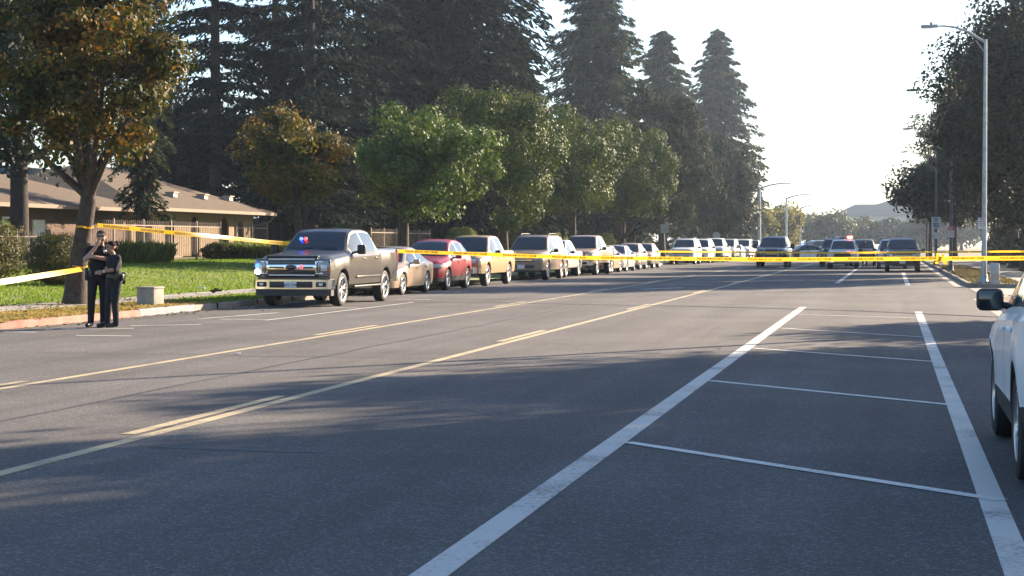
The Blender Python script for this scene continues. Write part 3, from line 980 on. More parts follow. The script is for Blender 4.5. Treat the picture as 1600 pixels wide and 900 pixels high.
def broadleaf(name, label, x, y, H, rx, base, trunk_r, leaf, bark='bark', seed=1, clumps=110, per=130, size=.17, z0=.12, group=None, clump_r=None,
              ry=None, lean=(0, 0), shell=.55, flat=.8, cat='tree', limbs=9, fork=None, lobes=None, dx=0.0, dy=0.0, bare=0.0, skin=.33):
    """Tapered trunk, limbs and twigs to leaf clumps spread through an uneven crown."""
    r = np.random.default_rng(seed); rn = random.Random(seed)
    ry = ry or rx
    root = thing(name, label, cat, (x, y, z0), 0, group)
    ch = H - base
    cc = np.array([dx, dy, base + ch * .52])
    cl = clump_r or .30 * min(rx, ch * .5) + .12
    P = []
    lob = lobes or 5
    LD = r.normal(0, 1, (lob, 3)); LD /= np.linalg.norm(LD, axis=1)[:, None]
    LA = r.uniform(.05, .32, lob)
    while len(P) < clumps:
        d = r.normal(0, 1, 3); d /= np.linalg.norm(d)
        rad = (shell + (1 - shell) * r.random()) if r.random() < .72 else r.random() ** .5 * shell
        k = .82 + float(np.sum(LA * np.maximum(0, LD @ d) ** 3)) - .22 * float(r.random() ** 2)
        p = cc + d * rad * k * np.array([rx, ry, ch * .52])
        if p[2] < base - .1: continue
        P.append(p)
    P = np.array(P)
    mb = MB()
    fk = fork if fork is not None else base + ch * .12
    top = np.array([lean[0] * fk, lean[1] * fk, fk])
    tr = [Vector((0, 0, -.15)), Vector((0, 0, .15)), Vector((lean[0] * .4, lean[1] * .4, fk * .35)), Vector((lean[0] * fk * .7 + rn.uniform(-.05, .05), lean[1] * fk * .7, fk * .7)), Vector(top)]
    mb.tube(tr, [trunk_r * 1.9, trunk_r * 1.45, trunk_r * 1.04, trunk_r * .95, trunk_r * .92], 14)
    # central leader and limbs
    nodes = []
    lead = [Vector(top)]
    for t in (.25, .5, .75, .95):
        lead.append(Vector((top[0] + (cc[0] - top[0]) * t + rn.uniform(-.2, .2) * rx * .2, top[1] + (cc[1] - top[1]) * t, fk + (H - fk) * t * .92)))
    mb.tube(lead, [trunk_r * .85, trunk_r * .6, trunk_r * .42, trunk_r * .25, trunk_r * .08], 8)
    nodes += [(np.array(p), trunk_r * (.6 - .13 * i)) for i, p in enumerate(lead)]
    order = np.argsort(-np.linalg.norm((P - cc) / np.array([rx, ry, ch * .5]), axis=1))
    ends = []
    for q in order:
        if len(ends) >= limbs: break
        if all(np.linalg.norm(P[q] - P[e]) > 1.0 * rx for e in ends) or rn.random() < .04: ends.append(q)
    for q in ends:
        e = P[q]
        k = min(3, max(0, int((e[2] - fk) / max(.1, (H - fk)) * 3.2)))
        s0 = np.array(lead[max(0, k - 1)])
        pts = []
        for t in (0, .3, .62, 1):
            p = s0 + (e - s0) * t
            p[2] += math.sin(math.pi * t) * .12 * rx * (1 if e[2] > s0[2] else .6)
            p += r.normal(0, .05 * rx, 3) * (0 < t < 1)
            pts.append(Vector(p))
        rr = trunk_r * .5
        mb.tube(pts, [rr, rr * .7, rr * .42, rr * .12], 7)
        nodes += [(np.array(pts[1]), rr * .6), (np.array(pts[2]), rr * .4)]
    NP = np.array([n[0] for n in nodes])
    for p in P:
        d = np.linalg.norm(NP - p, axis=1); k = int(np.argmin(d))
        a = NP[k]; m_ = (a + p) / 2 + r.normal(0, .08 * rx, 3)
        w = min(nodes[k][1] * .5, trunk_r * .16)
        mb.tube([Vector(a), Vector(m_), Vector(p)], [w, w * .6, w * .22], 4, cap=False)
    mb.build('trunk', M[bark], root, 60)
    keep = P if not bare else P[r.random(len(P)) > bare]
    npc = (per * r.uniform(.45, 1.4, len(keep))).astype(int)
    C = np.repeat(keep, npc, axis=0)
    off = r.normal(0, 1, C.shape); off *= (r.random(len(C)) ** skin / (np.linalg.norm(off, axis=1) + 1e-9))[:, None]
    kk = np.repeat(r.uniform(.7, 1.35, len(keep)), npc)[:, None]
    C = C + off * cl * kk * np.array([1.15, 1.15, flat]) * 1.25
    od = off / (np.linalg.norm(off, axis=1)[:, None] + 1e-9)
    V, F = leaf_quads(C, size, r, .25, .62, od)
    link_mesh('crown', np_mesh('crown', V, F, M[leaf]), root)
    return root


def conifer(name, label, x, y, H, R0, base, trunk_r, leaf, bark='dark_bark', seed=1, branches=170, per=70, size=.42, z0=.12, group=None, droop=.25, shape=1.0,
            tiers=0, lean=(0, 0), top_r=.04, gap=0.0, sweep=.15, rough=.3):
    """Straight trunk with long drooping boughs carrying flat needle sprays."""
    r = np.random.default_rng(seed)
    root = thing(name, label, 'tree', (x, y, z0), 0, group)
    mb = MB()
    mb.tube([Vector((lean[0] * h, lean[1] * h, h if h > 0 else -.2)) for h in (0, .3, H * .25, H * .5, H * .75, H)], [trunk_r * 1.5, trunk_r * 1.15, trunk_r * .9, trunk_r * .65, trunk_r * .36, trunk_r * .04], 10)
    CS, DS = [], []
    for i in range(branches):
        t = (i + r.random()) / branches
        if tiers: t = (math.floor(t * tiers) + .5 + r.normal(0, .16)) / tiers
        t = min(max(t, 0), .995)
        h = base + (H - base) * t
        az = i * 2.39996 + r.normal(0, .35)
        Lb = (R0 * (1 - t) ** shape + top_r * H * .12) * r.uniform(1 - rough, 1 + rough * .45)
        if gap and r.random() < gap: continue
        d = np.array([math.cos(az), math.sin(az), 0])
        pts = []
        for q in (0, .33, .66, 1):
            pts.append(np.array([lean[0] * h, lean[1] * h, h]) + d * Lb * q + np.array([0, 0, sweep * Lb * q - droop * Lb * q * q * 1.35]))
        w = max(.02, trunk_r * .17 * (1 - t * .7))
        mb.tube([Vector(p) for p in pts], [w, w * .7, w * .45, w * .12], 5, cap=False)
        n = max(8, int(per * (.35 + .65 * Lb / R0)))
        q = .12 + .88 * r.random(n) ** .75
        base_p = np.stack([np.interp(q, (0, .33, .66, 1), [p[k] for p in pts]) for k in range(3)], 1)
        sidev = np.array([-d[1], d[0], 0])
        spread = (.10 + .20 * np.sin(np.pi * np.clip(q, 0, 1)) ** .7) * Lb
        lat = r.normal(0, .55, n) * spread
        C = base_p + sidev * lat[:, None] + np.stack([r.normal(0, .10, n), r.normal(0, .10, n), -np.abs(r.normal(0, .16, n)) - np.abs(lat) * .18], 1) * min(1.6, .45 + Lb * .22)
        CS.append(C)
        dv = d[None, :] * .75 + sidev[None, :] * (np.sign(lat) * .7)[:, None] + np.stack([r.normal(0, .3, n), r.normal(0, .3, n), -.30 - np.abs(r.normal(0, .35, n))], 1)
        DS.append(dv / np.linalg.norm(dv, axis=1)[:, None])
    C, D = np.concatenate(CS), np.concatenate(DS)
    n = len(C)
    nr = r.normal(0, .55, (n, 3)); nr[:, 2] += 1
    nr -= D * np.sum(nr * D, 1)[:, None]; nr /= np.linalg.norm(nr, axis=1)[:, None] + 1e-9
    b = np.cross(nr, D)
    s = (size * r.uniform(.6, 1.4, n))[:, None]
    V = np.stack([C - D * s * .5, C + b * s * .17, C + D * s * .5, C - b * s * .17], 1).reshape(-1, 3)
    mb.build('trunk', M[bark], root, 60)
    link_mesh('crown', np_mesh('crown', V, np.arange(4 * n).reshape(-1, 4), M[leaf]), root)
    return root


def shrub(name, label, x, y, w, d, h, leaf, seed, n=5000, size=.07, boxy=.0, group=None, upright=False, rz=0.0, z0=None):
    r = np.random.default_rng(seed)
    root = thing(name, label, 'shrub', (x, y, float(lawn_z(x, y)) if z0 is None else z0), rz, group)
    mb = MB()
    for k in range(14):
        a = r.uniform(0, 6.28); q = r.random() ** .5
        e = Vector((math.cos(a) * q * w * .42, math.sin(a) * q * d * .42, h * r.uniform(.55, .85)))
        mb.tube([Vector((e.x * .3, e.y * .3, -.05)), Vector((e.x * .7, e.y * .7, e.z * .55)), e], [.03, .02, .008], 5)
    mb.build('stems', M['bark'], root)
    if upright:
        # arching strap leaves from the ground
        a = r.uniform(0, 6.28, n); q = r.random(n) ** .5
        bx, by = np.cos(a) * q * w * .4, np.sin(a) * q * d * .4
        hh = h * r.uniform(.35, 1.0, n)
        t = r.random(n)
        C = np.stack([bx * (1 + .5 * t), by * (1 + .5 * t), hh * (.25 + .75 * t)], 1)
        D = np.stack([np.cos(a) * .45 + r.normal(0, .35, n), np.sin(a) * .45 + r.normal(0, .35, n), np.full(n, 1.0)], 1)
        D /= np.linalg.norm(D, axis=1)[:, None]
        b = np.cross(D, r.normal(0, 1, (n, 3))); b /= np.linalg.norm(b, axis=1)[:, None]
        s = (size * r.uniform(1.4, 3, n))[:, None]
        V = np.stack([C - D * s, C + b * size * .3, C + D * s, C - b * size * .3], 1).reshape(-1, 3)
        F = np.arange(4 * n).reshape(-1, 4)
    else:
        u = r.normal(0, 1, (n, 3)); u /= np.linalg.norm(u, axis=1)[:, None]
        if boxy: u = u / (np.max(np.abs(u), axis=1)[:, None] ** boxy)
        k = (.62 + .38 * r.random(n) ** .5)[:, None]
        bump = 1 + .10 * np.sin(u[:, 0] * 7 + seed)[:, None] * np.cos(u[:, 1] * 6)[:, None] + .07 * np.sin(u[:, 2:3] * 9)
        C = u * k * bump * np.array([w / 2, d / 2, h * .52]) + np.array([0, 0, h * .5])
        ok = C[:, 2] > .02
        C = C[ok]
        V, F = leaf_quads(C, size, r, .25, .62, u[ok] / np.linalg.norm(u[ok], axis=1)[:, None])
    link_mesh('foliage', np_mesh('foliage', V, F, M[leaf]), root)
    return root


# ------------------------------------------------------------------ houses
M['stucco_dark'] = brick_mat('brown_brick', (.10, .055, .038), (.10, .075, .058))
M['tan_brick'] = brick_mat('tan_slump_brick', (.20, .135, .078), (.20, .15, .10))
M['roof'] = shingle_mat('brown_shingle', (.098, .068, .044))
M['roof_dark'] = shingle_mat('dark_shingle', (.11, .085, .075))
M['fascia'] = mat('fascia_paint', (.17, .115, .08), .7, var=.1)
M['interior'] = mat('dark_interior', (.03, .025, .022), .9)
M['door_white'] = mat('door_white', (.50, .50, .47), .6)
M['window_glass'] = mat('window_glass', (.05, .07, .075), .06, spec=.8)
M['vent_metal'] = mat('vent_metal', (.30, .26, .22), .6, .3)
M['fence'] = mat('tan_fence_paint', (.15, .105, .078), .6, var=.15, scale=3)


def arch_wall(mb, a, b, z0, z1, arches, depth=.3, mi=0):
    """Wall from a to b (x, y) with round-headed openings [(t, width, spring height)]; it has real depth."""
    A, B = Vector((a[0], a[1], 0)), Vector((b[0], b[1], 0))
    T = (B - A).normalized(); L = (B - A).length
    Nn = Vector((T.y, -T.x, 0))
    def P(t, z, k): return A + T * t + Vector((0, 0, z)) - Nn * (depth * k)
    cuts = [0.0]
    for t, w, sp_ in sorted(arches): cuts += [t - w / 2, t + w / 2]
    cuts.append(L)
    for i in range(0, len(cuts), 2):
        t0, t1 = cuts[i], cuts[i + 1]
        if t1 - t0 < .001: continue
        for k, fl in ((0, 0), (1, 1)):
            q = [P(t0, z0, k), P(t1, z0, k), P(t1, z1, k), P(t0, z1, k)]
            mb.add(q if not fl else q[::-1], [(0, 1, 2, 3)], mi)
        for t in (t0, t1):
            sp_ = next((s for c, w, s in arches if abs(abs(t - c) - w / 2) < .001), None)
            mb.add([P(t, z0, 0), P(t, z0, 1), P(t, sp_ if sp_ else z1, 1), P(t, sp_ if sp_ else z1, 0)], [(0, 1, 2, 3)], mi)
    for c, w, s in arches:
        n = 10
        cv = [(c - w / 2 * math.cos(math.pi * k / n), s + w / 2 * math.sin(math.pi * k / n)) for k in range(n + 1)]
        for k in (0, 1):
            for i in range(n):
                mb.add([P(cv[i][0], cv[i][1], k), P(cv[i + 1][0], cv[i + 1][1], k), P(cv[i + 1][0], z1, k), P(cv[i][0], z1, k)], [(0, 1, 2, 3)], mi)
        for i in range(n):
            mb.add([P(*cv[i], 0), P(*cv[i + 1], 0), P(*cv[i + 1], 1), P(*cv[i], 1)], [(0, 1, 2, 3)], mi)
    mb.add([P(0, z1, 0), P(L, z1, 0), P(L, z1, 1), P(0, z1, 1)], [(0, 1, 2, 3)], mi)


def hip_roof(mb, x0, x1, y0, y1, ze, zr, inset, th=.16):
    """Hipped roof over the rectangle; ridge runs along Y."""
    xm = (x0 + x1) / 2
    e = [(x0, y0, ze), (x1, y0, ze), (x1, y1, ze), (x0, y1, ze)]
    r1, r2 = (xm, y0 + inset, zr), (xm, y1 - inset, zr)
    lo = [(p[0], p[1], p[2] - th) for p in e]
    mb.add(e + [r1, r2] + lo, [(1, 2, 5, 4), (3, 0, 4, 5), (0, 1, 4), (2, 3, 5), (9, 8, 7, 6), (0, 6, 7, 1), (1, 7, 8, 2), (2, 8, 9, 3), (3, 9, 6, 0)])


def house(name, label, x_front, x_back, y0, y1, z0, ze, zr, inset, over, wallm, roofm, arches=(), group=None, windows=(), doors=(), vents=(), unit=None, end_arches=()):
    root = thing(name, label, 'house', (x_front, (y0 + y1) / 2, z0), 0, group)
    yc = (y0 + y1) / 2
    zt = ze - z0 - .12
    mb = MB()
    arch_wall(mb, (0, y0 - yc), (0, y1 - yc), -.4, zt, [(a[0], a[1], a[2]) for a in arches], .12)
    xb = x_back - x_front
    mb.add([(xb, y0 - yc, -.4), (xb, y1 - yc, -.4), (xb, y1 - yc, zt), (xb, y0 - yc, zt)], [(0, 1, 2, 3)])
    for yy in (y0 - yc, y1 - yc):
        mb.add([(-.12, yy, -.4), (xb, yy, -.4), (xb, yy, zt), (-.12, yy, zt)], [(0, 1, 2, 3)])
    wall = mb.build('wall', M[wallm], root, None)
    if arches:
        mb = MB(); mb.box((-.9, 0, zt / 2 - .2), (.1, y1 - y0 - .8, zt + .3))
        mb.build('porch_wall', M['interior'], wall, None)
    mb = MB()
    hip_roof(mb, xb - over, over, y0 - yc - over, y1 - yc + over, ze - z0, zr - z0, inset)
    roof = mb.build('roof', M[roofm], root, None)
    mb = MB()
    mb.box((over + .05, 0, ze - z0 - .10), (.10, y1 - y0 + 2 * over, .16))
    mb.tube([(over + .10, y1 - yc + over - .4, ze - z0 - .15), (over - .1, y1 - yc + over - .5, ze - z0 - .5), (.08, y1 - yc - .1, ze - z0 - .8), (.08, y1 - yc - .1, .1)], .045, 6)
    mb.build('gutter', M['fascia'], roof, None)
    sl = (zr - ze) / ((over - xb + over) / 2)
    for t, q in vents:
        xx = over - q
        zz = ze - z0 + sl * q
        mb = MB()
        mb.box((xx, t, zz + .10), (.45, .55, .24)); mb.box((xx + .02, t, zz + .24), (.55, .66, .05))
        mb.build('roof_vent', M['vent_metal'], roof, None)
    for t, w, zb, h in windows:
        mb = MB()
        for dy in (-w / 2, w / 2): mb.box((.03, t + dy, zb + h / 2), (.10, .09, h + .09))
        for dz in (0, h): mb.box((.031, t, zb + dz), (.10, w, .09))
        mb.box((.02, t, zb + h / 2), (.06, .05, h))
        f = mb.build('window', M['door_white'], root, None)
        mb = MB(); mb.box((.012, t, zb + h / 2), (.02, w, h))
        mb.build('pane', M['window_glass'], f, None)
    for t, w, h in doors:
        mb = MB(); mb.box((.04, t, h / 2), (.10, w, h))
        for k in range(2): mb.box((.095, t, h * (.28 + .42 * k)), (.02, w * .7, h * .32))
        d = mb.build('door', M['door_white'], root, None)
        mb = MB(); mb.ell((.14, t + w * .38, h * .48), (.03, .03, .03))
        mb.build('handle', M['chrome'], d)
    if unit:
        mb = MB()
        t, q, z = unit
        mb.rbox((-q, t, z), (1.3, 1.6, .95), .05); mb.box((-q, t, z + .5), (1.36, 1.66, .06))
        for k in range(5): mb.box((-q + .66, t, z - .3 + k * .14), (.03, 1.3, .03))
        mb.build('rooftop_cooler', M['vent_metal'], roof, None)
    return root


def fence(name, label, x, y0, y1, ztop, z0f, post=2.6, group=None):
    root = thing(name, label, 'fence', (x, y0, 0), 0, group)
    L = y1 - y0
    n = max(1, round(L / post))
    mb = MB()
    m = int(L / .19)
    for k in range(m + 1):
        t = L * k / m
        zb = float(z0f(x, y0 + t))
        mb.box((0, t, (zb + .08 + ztop) / 2), (.019, .019, ztop - zb - .08))
        mb.box((0, t, ztop + .02), (.022, .022, .05), taper=.1)
    mb.build('pickets', M['fence'], root, None)
    mb = MB()
    for zz in (ztop - .16, ztop - 1.45):
        mb.box((.024, L / 2, zz), (.026, L, .045))
    mb.build('rails', M['fence'], root, None)
    for k in range(n + 1):
        t = L * k / n
        zb = float(z0f(x, y0 + t))
        mb = MB(); mb.box((0, t, (zb - .1 + ztop + .06) / 2), (.07, .07, ztop + .16 - zb)); mb.box((0, t, ztop + .08), (.09, .09, .04), taper=.3)
        mb.build('post', M['fence'], root, None)
    return root


# ------------------------------------------------------------------ street furniture
def street_lamp(label, x, y, H, arm, rz, group, k_=1.0, z0=.12, steel='galv'):
    """Tapered steel pole with a curved arm along local +X."""
    root = thing('street_lamp', label, 'street lamp', (x, y, z0), rz, group)
    mb = MB()
    mb.tube([(0, 0, 0), (0, 0, .5), (0, 0, H * .5), (0, 0, H)], [.10 * k_, .095 * k_, .08 * k_, .058 * k_], 12)
    mb.build('pole', M[steel], root, 50)
    mb = MB()
    mb.lathe([(.001, 0), (.19, 0), (.19, .05), (.14, .09), (.13, .30), (.12, .32)], (0, 0, 0), 'Z', 16)
    for k in range(4):
        a = k * math.pi / 2 + .4
        mb.lathe([(.001, .05), (.022, .05), (.022, .11), (.001, .11)], (.165 * math.cos(a), .165 * math.sin(a), 0), 'Z', 6)
    mb.build('base', M[steel], root, 50)
    mb = MB()
    pts = [(0, 0, H - .12), (arm * .12, 0, H + .02), (arm * .35, 0, H + .28), (arm * .62, 0, H + .46), (arm * .85, 0, H + .52), (arm, 0, H + .52)]
    mb.tube(pts, [q * k_ for q in (.055, .05, .045, .04, .034, .03)], 8)
    mb.tube([(0, 0, H - .5), (arm * .2, 0, H - .02)], [.02, .02], 6)
    mb.build('arm', M[steel], root, 50)
    mb = MB()
    mb.rbox((arm + .26, 0, H + .52), (.62, .26, .10), .04, seg=3)
    mb.rbox((arm + .05, 0, H + .53), (.24, .14, .12), .04)
    h = mb.build('lamp_head', M[steel], root, 50)
    mb = MB(); mb.rbox((arm + .32, 0, H + .463), (.40, .20, .03), .01)
    mb.build('lamp_lens', M['lens'], h)
    mb = MB(); mb.lathe([(.001, .1), (.04, .1), (.045, 0), (.001, 0)], (arm + .2, 0, H + .57), 'Z', 10)
    mb.build('photocell', M['trim'], h)
    return root


def sign_panel(mb, x0, x1, z0, z1, y=0, th=.004, r=.04, mi=0):
    pts = []
    for cx, cz, a0 in ((x1 - r, z1 - r, 0), (x0 + r, z1 - r, 90), (x0 + r, z0 + r, 180), (x1 - r, z0 + r, 270)):
        for k in range(5): pts.append((cx + r * math.cos(R(a0 + k * 22.5)), cz + r * math.sin(R(a0 + k * 22.5))))
    n = len(pts)
    V = [(p[0], y - th / 2, p[1]) for p in pts] + [(p[0], y + th / 2, p[1]) for p in pts]
    mb.add(V, [tuple(range(n)), tuple(range(2 * n - 1, n - 1, -1))] + [(i, n + i, n + (i + 1) % n, (i + 1) % n) for i in range(n)], mi)


def put_text(mb, txt, size, x, z, y, mi=0, bold=.0):
    v, f = text_mesh(txt, size, bold)
    mb.add([(p[0] + x, y, p[1] + z) for p in v], f, mi)


def sign_text(parent, lines, mats_, y=-.006):
    """lines: (text, size, x, z, material index)"""
    mb = MB()
    for t, s, x, z, mi in lines: put_text(mb, t, s, x, z, y, mi, .004 * s / .1)
    return mb.build('lettering', mats_, parent, None)


def ribbon_tape(name, label, pts, width, letters=True, twist=None, group=None, sag=0.0, seglen=.25, start=.4):
    """Plastic barrier tape along the points; its broad side is upright and ripples a little."""
    P = [Vector(p) for p in pts]
    S = [0.0]
    for a, b in zip(P, P[1:]): S.append(S[-1] + (b - a).length)
    L = S[-1]
    def at(s):
        s = min(max(s, 0), L)
        i = max(j for j in range(len(P) - 1) if S[j] <= s + 1e-9)
        t = (s - S[i]) / (S[i + 1] - S[i])
        p = P[i].lerp(P[i + 1], t)
        ls = S[i + 1] - S[i]
        p = p - Vector((0, 0, sag * 4 * t * (1 - t) * (ls / 20.0) ** 2))
        return p, (P[i + 1] - P[i]).normalized()
    def frame(s):
        p, t = at(s)
        n = Vector((t.y, -t.x, 0)).normalized()
        if n.y > 0: n = -n
        tw = .25 * math.sin(s * .9) + .12 * math.sin(s * 2.3 + 1)
        if twist: tw += twist(s / L)
        up = Vector((0, 0, 1)) * math.cos(tw) + n * math.sin(tw)
        nn = n * math.cos(tw) - Vector((0, 0, 1)) * math.sin(tw)
        return p + n * (.02 * math.sin(s * 1.7)), up, nn
    n = int(L / seglen) + 1
    V, F = [], []
    for i in range(n + 1):
        p, up, nn = frame(L * i / n)
        for k in (-.5, 0, .5): V.append(p + up * width * k + nn * (.004 * (1 - abs(2 * k))))
    for i in range(n):
        for k in (0, 1): F.append((3 * i + k, 3 * i + 3 + k, 3 * i + 4 + k, 3 * i + 1 + k))
    mb = MB(); mb.add(V, F)
    o = mb.build(name, M['tape'], None, 60)
    tag(o, label, 'barrier tape', group)
    if letters:
        tv, tf = text_mesh('POLICE LINE DO NOT CROSS', width * .72, .004, 'LEFT')
        wv = max(p[0] for p in tv)
        # letters follow the tape left to right as seen from the camera
        flip = (P[-1] - P[0]).x < 0
        mb = MB()
        s = start
        while s + wv < L:
            vs_ = []
            for x, y, _ in tv:
                q = s + (wv - x if flip else x)
                p, up, nn = frame(q)
                vs_.append(p + up * (y) + nn * .008)
            mb.add(vs_, tf)
            s += wv + .45
        mb.build('lettering', M['backlit_tape_ink'], o, None)
    return o


# ------------------------------------------------------------------ people
M['skin'] = mat('skin', (.40, .235, .165), .55, var=.06, scale=20)
M['skin_dark'] = mat('skin_tan', (.34, .19, .13), .55, var=.06, scale=20)
M['uniform'] = mat('navy_uniform', (.007, .0075, .011), .9, var=.3, scale=14, bump=.5, bscale=22)
M['uniform_paler'] = mat('navy_shirt', (.009, .010, .015), .9, var=.3, scale=14, bump=.5, bscale=22)  # slightly paler navy for the shorter officer and the shirt pockets
M['leather'] = mat('black_leather', (.01, .01, .01), .35)
M['hair'] = mat('dark_brown_hair', (.012, .008, .006), .8, bump=.6, bscale=60, spec=.15)
M['short_hair'] = mat('short_brown_hair', (.06, .036, .024), .85, bump=.6, bscale=60, spec=.15)
M['patch'] = mat('gold_patch', (.55, .42, .18), .6)
M['silver'] = mat('silver_badge', (.7, .68, .6), .25, .9)


def person(name, label, loc, rz, prims, mats_, voxel=.011, group=None):
    """prims: (kind, a, ra, b, rb, mi); the overlapping limbs are fused to one continuous skin."""
    root = thing(name, label, 'person', loc, rz, group)
    mb = MB()
    for kd, a, ra, b, rb, mi in prims:
        a, b = Vector(a), Vector(b) if kd == 'c' else b
        if kd == 'c':
            d = (b - a)
            L = d.length
            ax = d.normalized() if L > 1e-6 else Vector((0, 0, 1))
            x = ax.orthogonal().normalized(); y = ax.cross(x)
            n, m = 12, 5
            V, F = [], []
            rows = [(-math.cos(math.pi / 2 * k / m) * ra, math.sin(math.pi / 2 * k / m) * ra) for k in range(m + 1)] + \
                   [(L + math.sin(math.pi / 2 * k / m) * rb, math.cos(math.pi / 2 * k / m) * rb) for k in range(m + 1)]
            for h, r_ in rows:
                r_ = max(r_, 1e-4)
                for q in range(n):
                    t = 2 * math.pi * q / n
                    V.append(a + ax * h + (x * math.cos(t) + y * math.sin(t)) * r_)
            for i in range(len(rows) - 1):
                for q in range(n): F.append((i * n + q, i * n + (q + 1) % n, (i + 1) * n + (q + 1) % n, (i + 1) * n + q))
            F += [tuple(range(n - 1, -1, -1)), tuple((len(rows) - 1) * n + q for q in range(n))]
            mb.add(V, F)
        else:
            mb.ell(a, ra, 0, 16, 12)
    me = bpy.data.meshes.new('body')
    me.from_pydata([tuple(v) for v in mb.v], [], mb.f)
    bm = bmesh.new(); bm.from_mesh(me); bmesh.ops.recalc_face_normals(bm, faces=bm.faces); bm.to_mesh(me); bm.free()
    tmp = bpy.data.objects.new('tmp', me)
    COL.objects.link(tmp)
    rm = tmp.modifiers.new('r', 'REMESH'); rm.mode = 'VOXEL'; rm.voxel_size = voxel; rm.use_smooth_shade = True
    s_ = tmp.modifiers.new('s', 'SMOOTH'); s_.factor = .5; s_.iterations = 3
    bpy.context.view_layer.update()
    dg = bpy.context.evaluated_depsgraph_get()
    out = bpy.data.meshes.new_from_object(tmp.evaluated_get(dg))
    bpy.data.objects.remove(tmp); bpy.data.meshes.remove(me)
    out.name = 'body'
    C = np.empty(len(out.polygons) * 3, dtype=np.float32); out.polygons.foreach_get('center', C); C = C.reshape(-1, 3)
    best = np.full(len(C), 1e9); mi_ = np.zeros(len(C), dtype=np.int32)
    for kd, a, ra, b, rb, mi in prims:
        a = np.array(a, dtype=float)
        if kd == 'c':
            b = np.array(b, dtype=float); ab = b - a
            t = np.clip(((C - a) @ ab) / max(1e-9, ab @ ab), 0, 1)
            d = np.linalg.norm(C - a - t[:, None] * ab, axis=1) - (ra + (rb - ra) * t)
        else:
            q = (C - a) / np.array(ra); ln = np.linalg.norm(q, axis=1) + 1e-9
            d = (ln - 1) * np.linalg.norm((C - a), axis=1) / ln
        k = d < best - 1e-4
        best[k] = d[k]; mi_[k] = mi
    out.materials.clear()
    for m in mats_: out.materials.append(m)
    out.polygons.foreach_set('material_index', mi_)
    out.polygons.foreach_set('use_smooth', np.ones(len(C), dtype=bool))
    link_mesh('body', out, root)
    return root


def hand_prims(wrist, palm_dir, finger_dir, palm_n, mi, k=1.0, curl=.5, side=1):
    """Palm, four fingers of unequal length bent at two knuckles, and a thumb from the side of the palm."""
    w = Vector(wrist); p = Vector(palm_dir).normalized(); n = Vector(palm_n).normalized()
    n = (n - p * n.dot(p)).normalized()
    s = p.cross(n).normalized() * side
    pr = []
    for q in (-.026, -.009, .009, .026):
        pr.append(('c', w + s * q * k * .7, .017 * k, w + p * .085 * k + s * q * k, .0145 * k, mi))
    for q, ln in ((-.030, .058), (-.010, .072), (.011, .078), (.031, .068)):
        a = w + p * .088 * k + s * q * k
        d1 = (p * math.cos(curl * .5) + n * math.sin(curl * .5)).normalized()
        d2 = (p * math.cos(curl * 1.3) + n * math.sin(curl * 1.3)).normalized()
        b = a + d1 * ln * .5 * k
        c = b + d2 * ln * .55 * k
        pr += [('c', a, .0105 * k, b, .0095 * k, mi), ('c', b, .0095 * k, c, .0078 * k, mi)]
    a = w + p * .028 * k + s * .034 * k
    b = a + (p * .7 + s * .55 + n * .35).normalized() * .042 * k
    c = b + (p * .9 + s * .1 + n * .4).normalized() * .032 * k
    pr += [('c', a, .014 * k, b, .011 * k, mi), ('c', b, .011 * k, c, .009 * k, mi)]
    return pr


def head_prims(c, f, mi, k=1.0):
    """Head at c looking along f."""
    c = Vector(c); f = Vector(f).normalized(); up = Vector((0, 0, 1)); s = f.cross(up).normalized()
    up = s.cross(f).normalized()
    def P(x, y, z): return c + s * x * k + f * y * k + up * z * k
    pr = [('c', P(0, -.02, .03), .088 * k, P(0, .01, .035), .086 * k, mi), ('c', P(0, .02, -.02), .072 * k, P(0, .035, -.07), .052 * k, mi),
          ('c', P(0, .06, -.085), .026 * k, P(0, .062, -.088), .026 * k, mi),
          ('c', P(0, .095, .005), .011 * k, P(0, .108, -.03), .016 * k, mi),
          ('c', P(-.025, .088, .032), .016 * k, P(.025, .088, .032), .016 * k, mi),
          ('c', P(-.022, .088, -.062), .010 * k, P(.022, .088, -.062), .010 * k, mi)]
    for q in (-1, 1):
        pr += [('c', P(q * .088, -.01, .02), .012 * k, P(q * .085, -.005, -.03), .012 * k, mi), ('c', P(q * .045, .07, -.02), .022 * k, P(q * .05, .055, -.045), .022 * k, mi)]
    return pr, P


# ================================================================== the place
# ------------------------------------------------------------------ houses along the left
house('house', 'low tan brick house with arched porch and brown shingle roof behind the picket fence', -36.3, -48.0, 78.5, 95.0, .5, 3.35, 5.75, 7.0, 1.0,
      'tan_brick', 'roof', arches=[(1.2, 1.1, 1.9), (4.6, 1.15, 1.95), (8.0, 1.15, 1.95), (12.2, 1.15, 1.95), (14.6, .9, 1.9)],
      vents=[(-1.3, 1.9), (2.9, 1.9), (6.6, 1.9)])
house('house', 'dark brown house with white framed window and white door at the left edge', -35.2, -44.0, 48.0, 75.5, .45, 3.2, 4.75, 4.4, .9, 'stucco_dark', 'roof',
      windows=[(3.0, 1.6, .9, 1.25), (-4.5, 1.8, .9, 1.25)], doors=[(5.2, 1.0, 2.1)], vents=[(1.0, 2.5)], unit=(9.0, 3.0, 2.9))
house('house', 'shaded brown house low behind the pale green street tree', -37.5, -47.5, 118.0 + 6, 146.0, .45, 3.1, 4.9, 4.5, .9, 'stucco_dark', 'roof_dark',
      windows=[(-6, 1.5, .9, 1.2), (4, 1.5, .9, 1.2)], doors=[(-1.5, 1.0, 2.1)])
house('house', 'small brown house seen between trunks past the tan pickup', -34.0, -44.0, 176.0, 196.0, .2, 3.0, 4.8, 4.5, .9, 'tan_brick', 'roof_dark',
      windows=[(-3, 1.5, .9, 1.2), (4, 1.5, .9, 1.2)], doors=[(.5, 1.0, 2.1)])
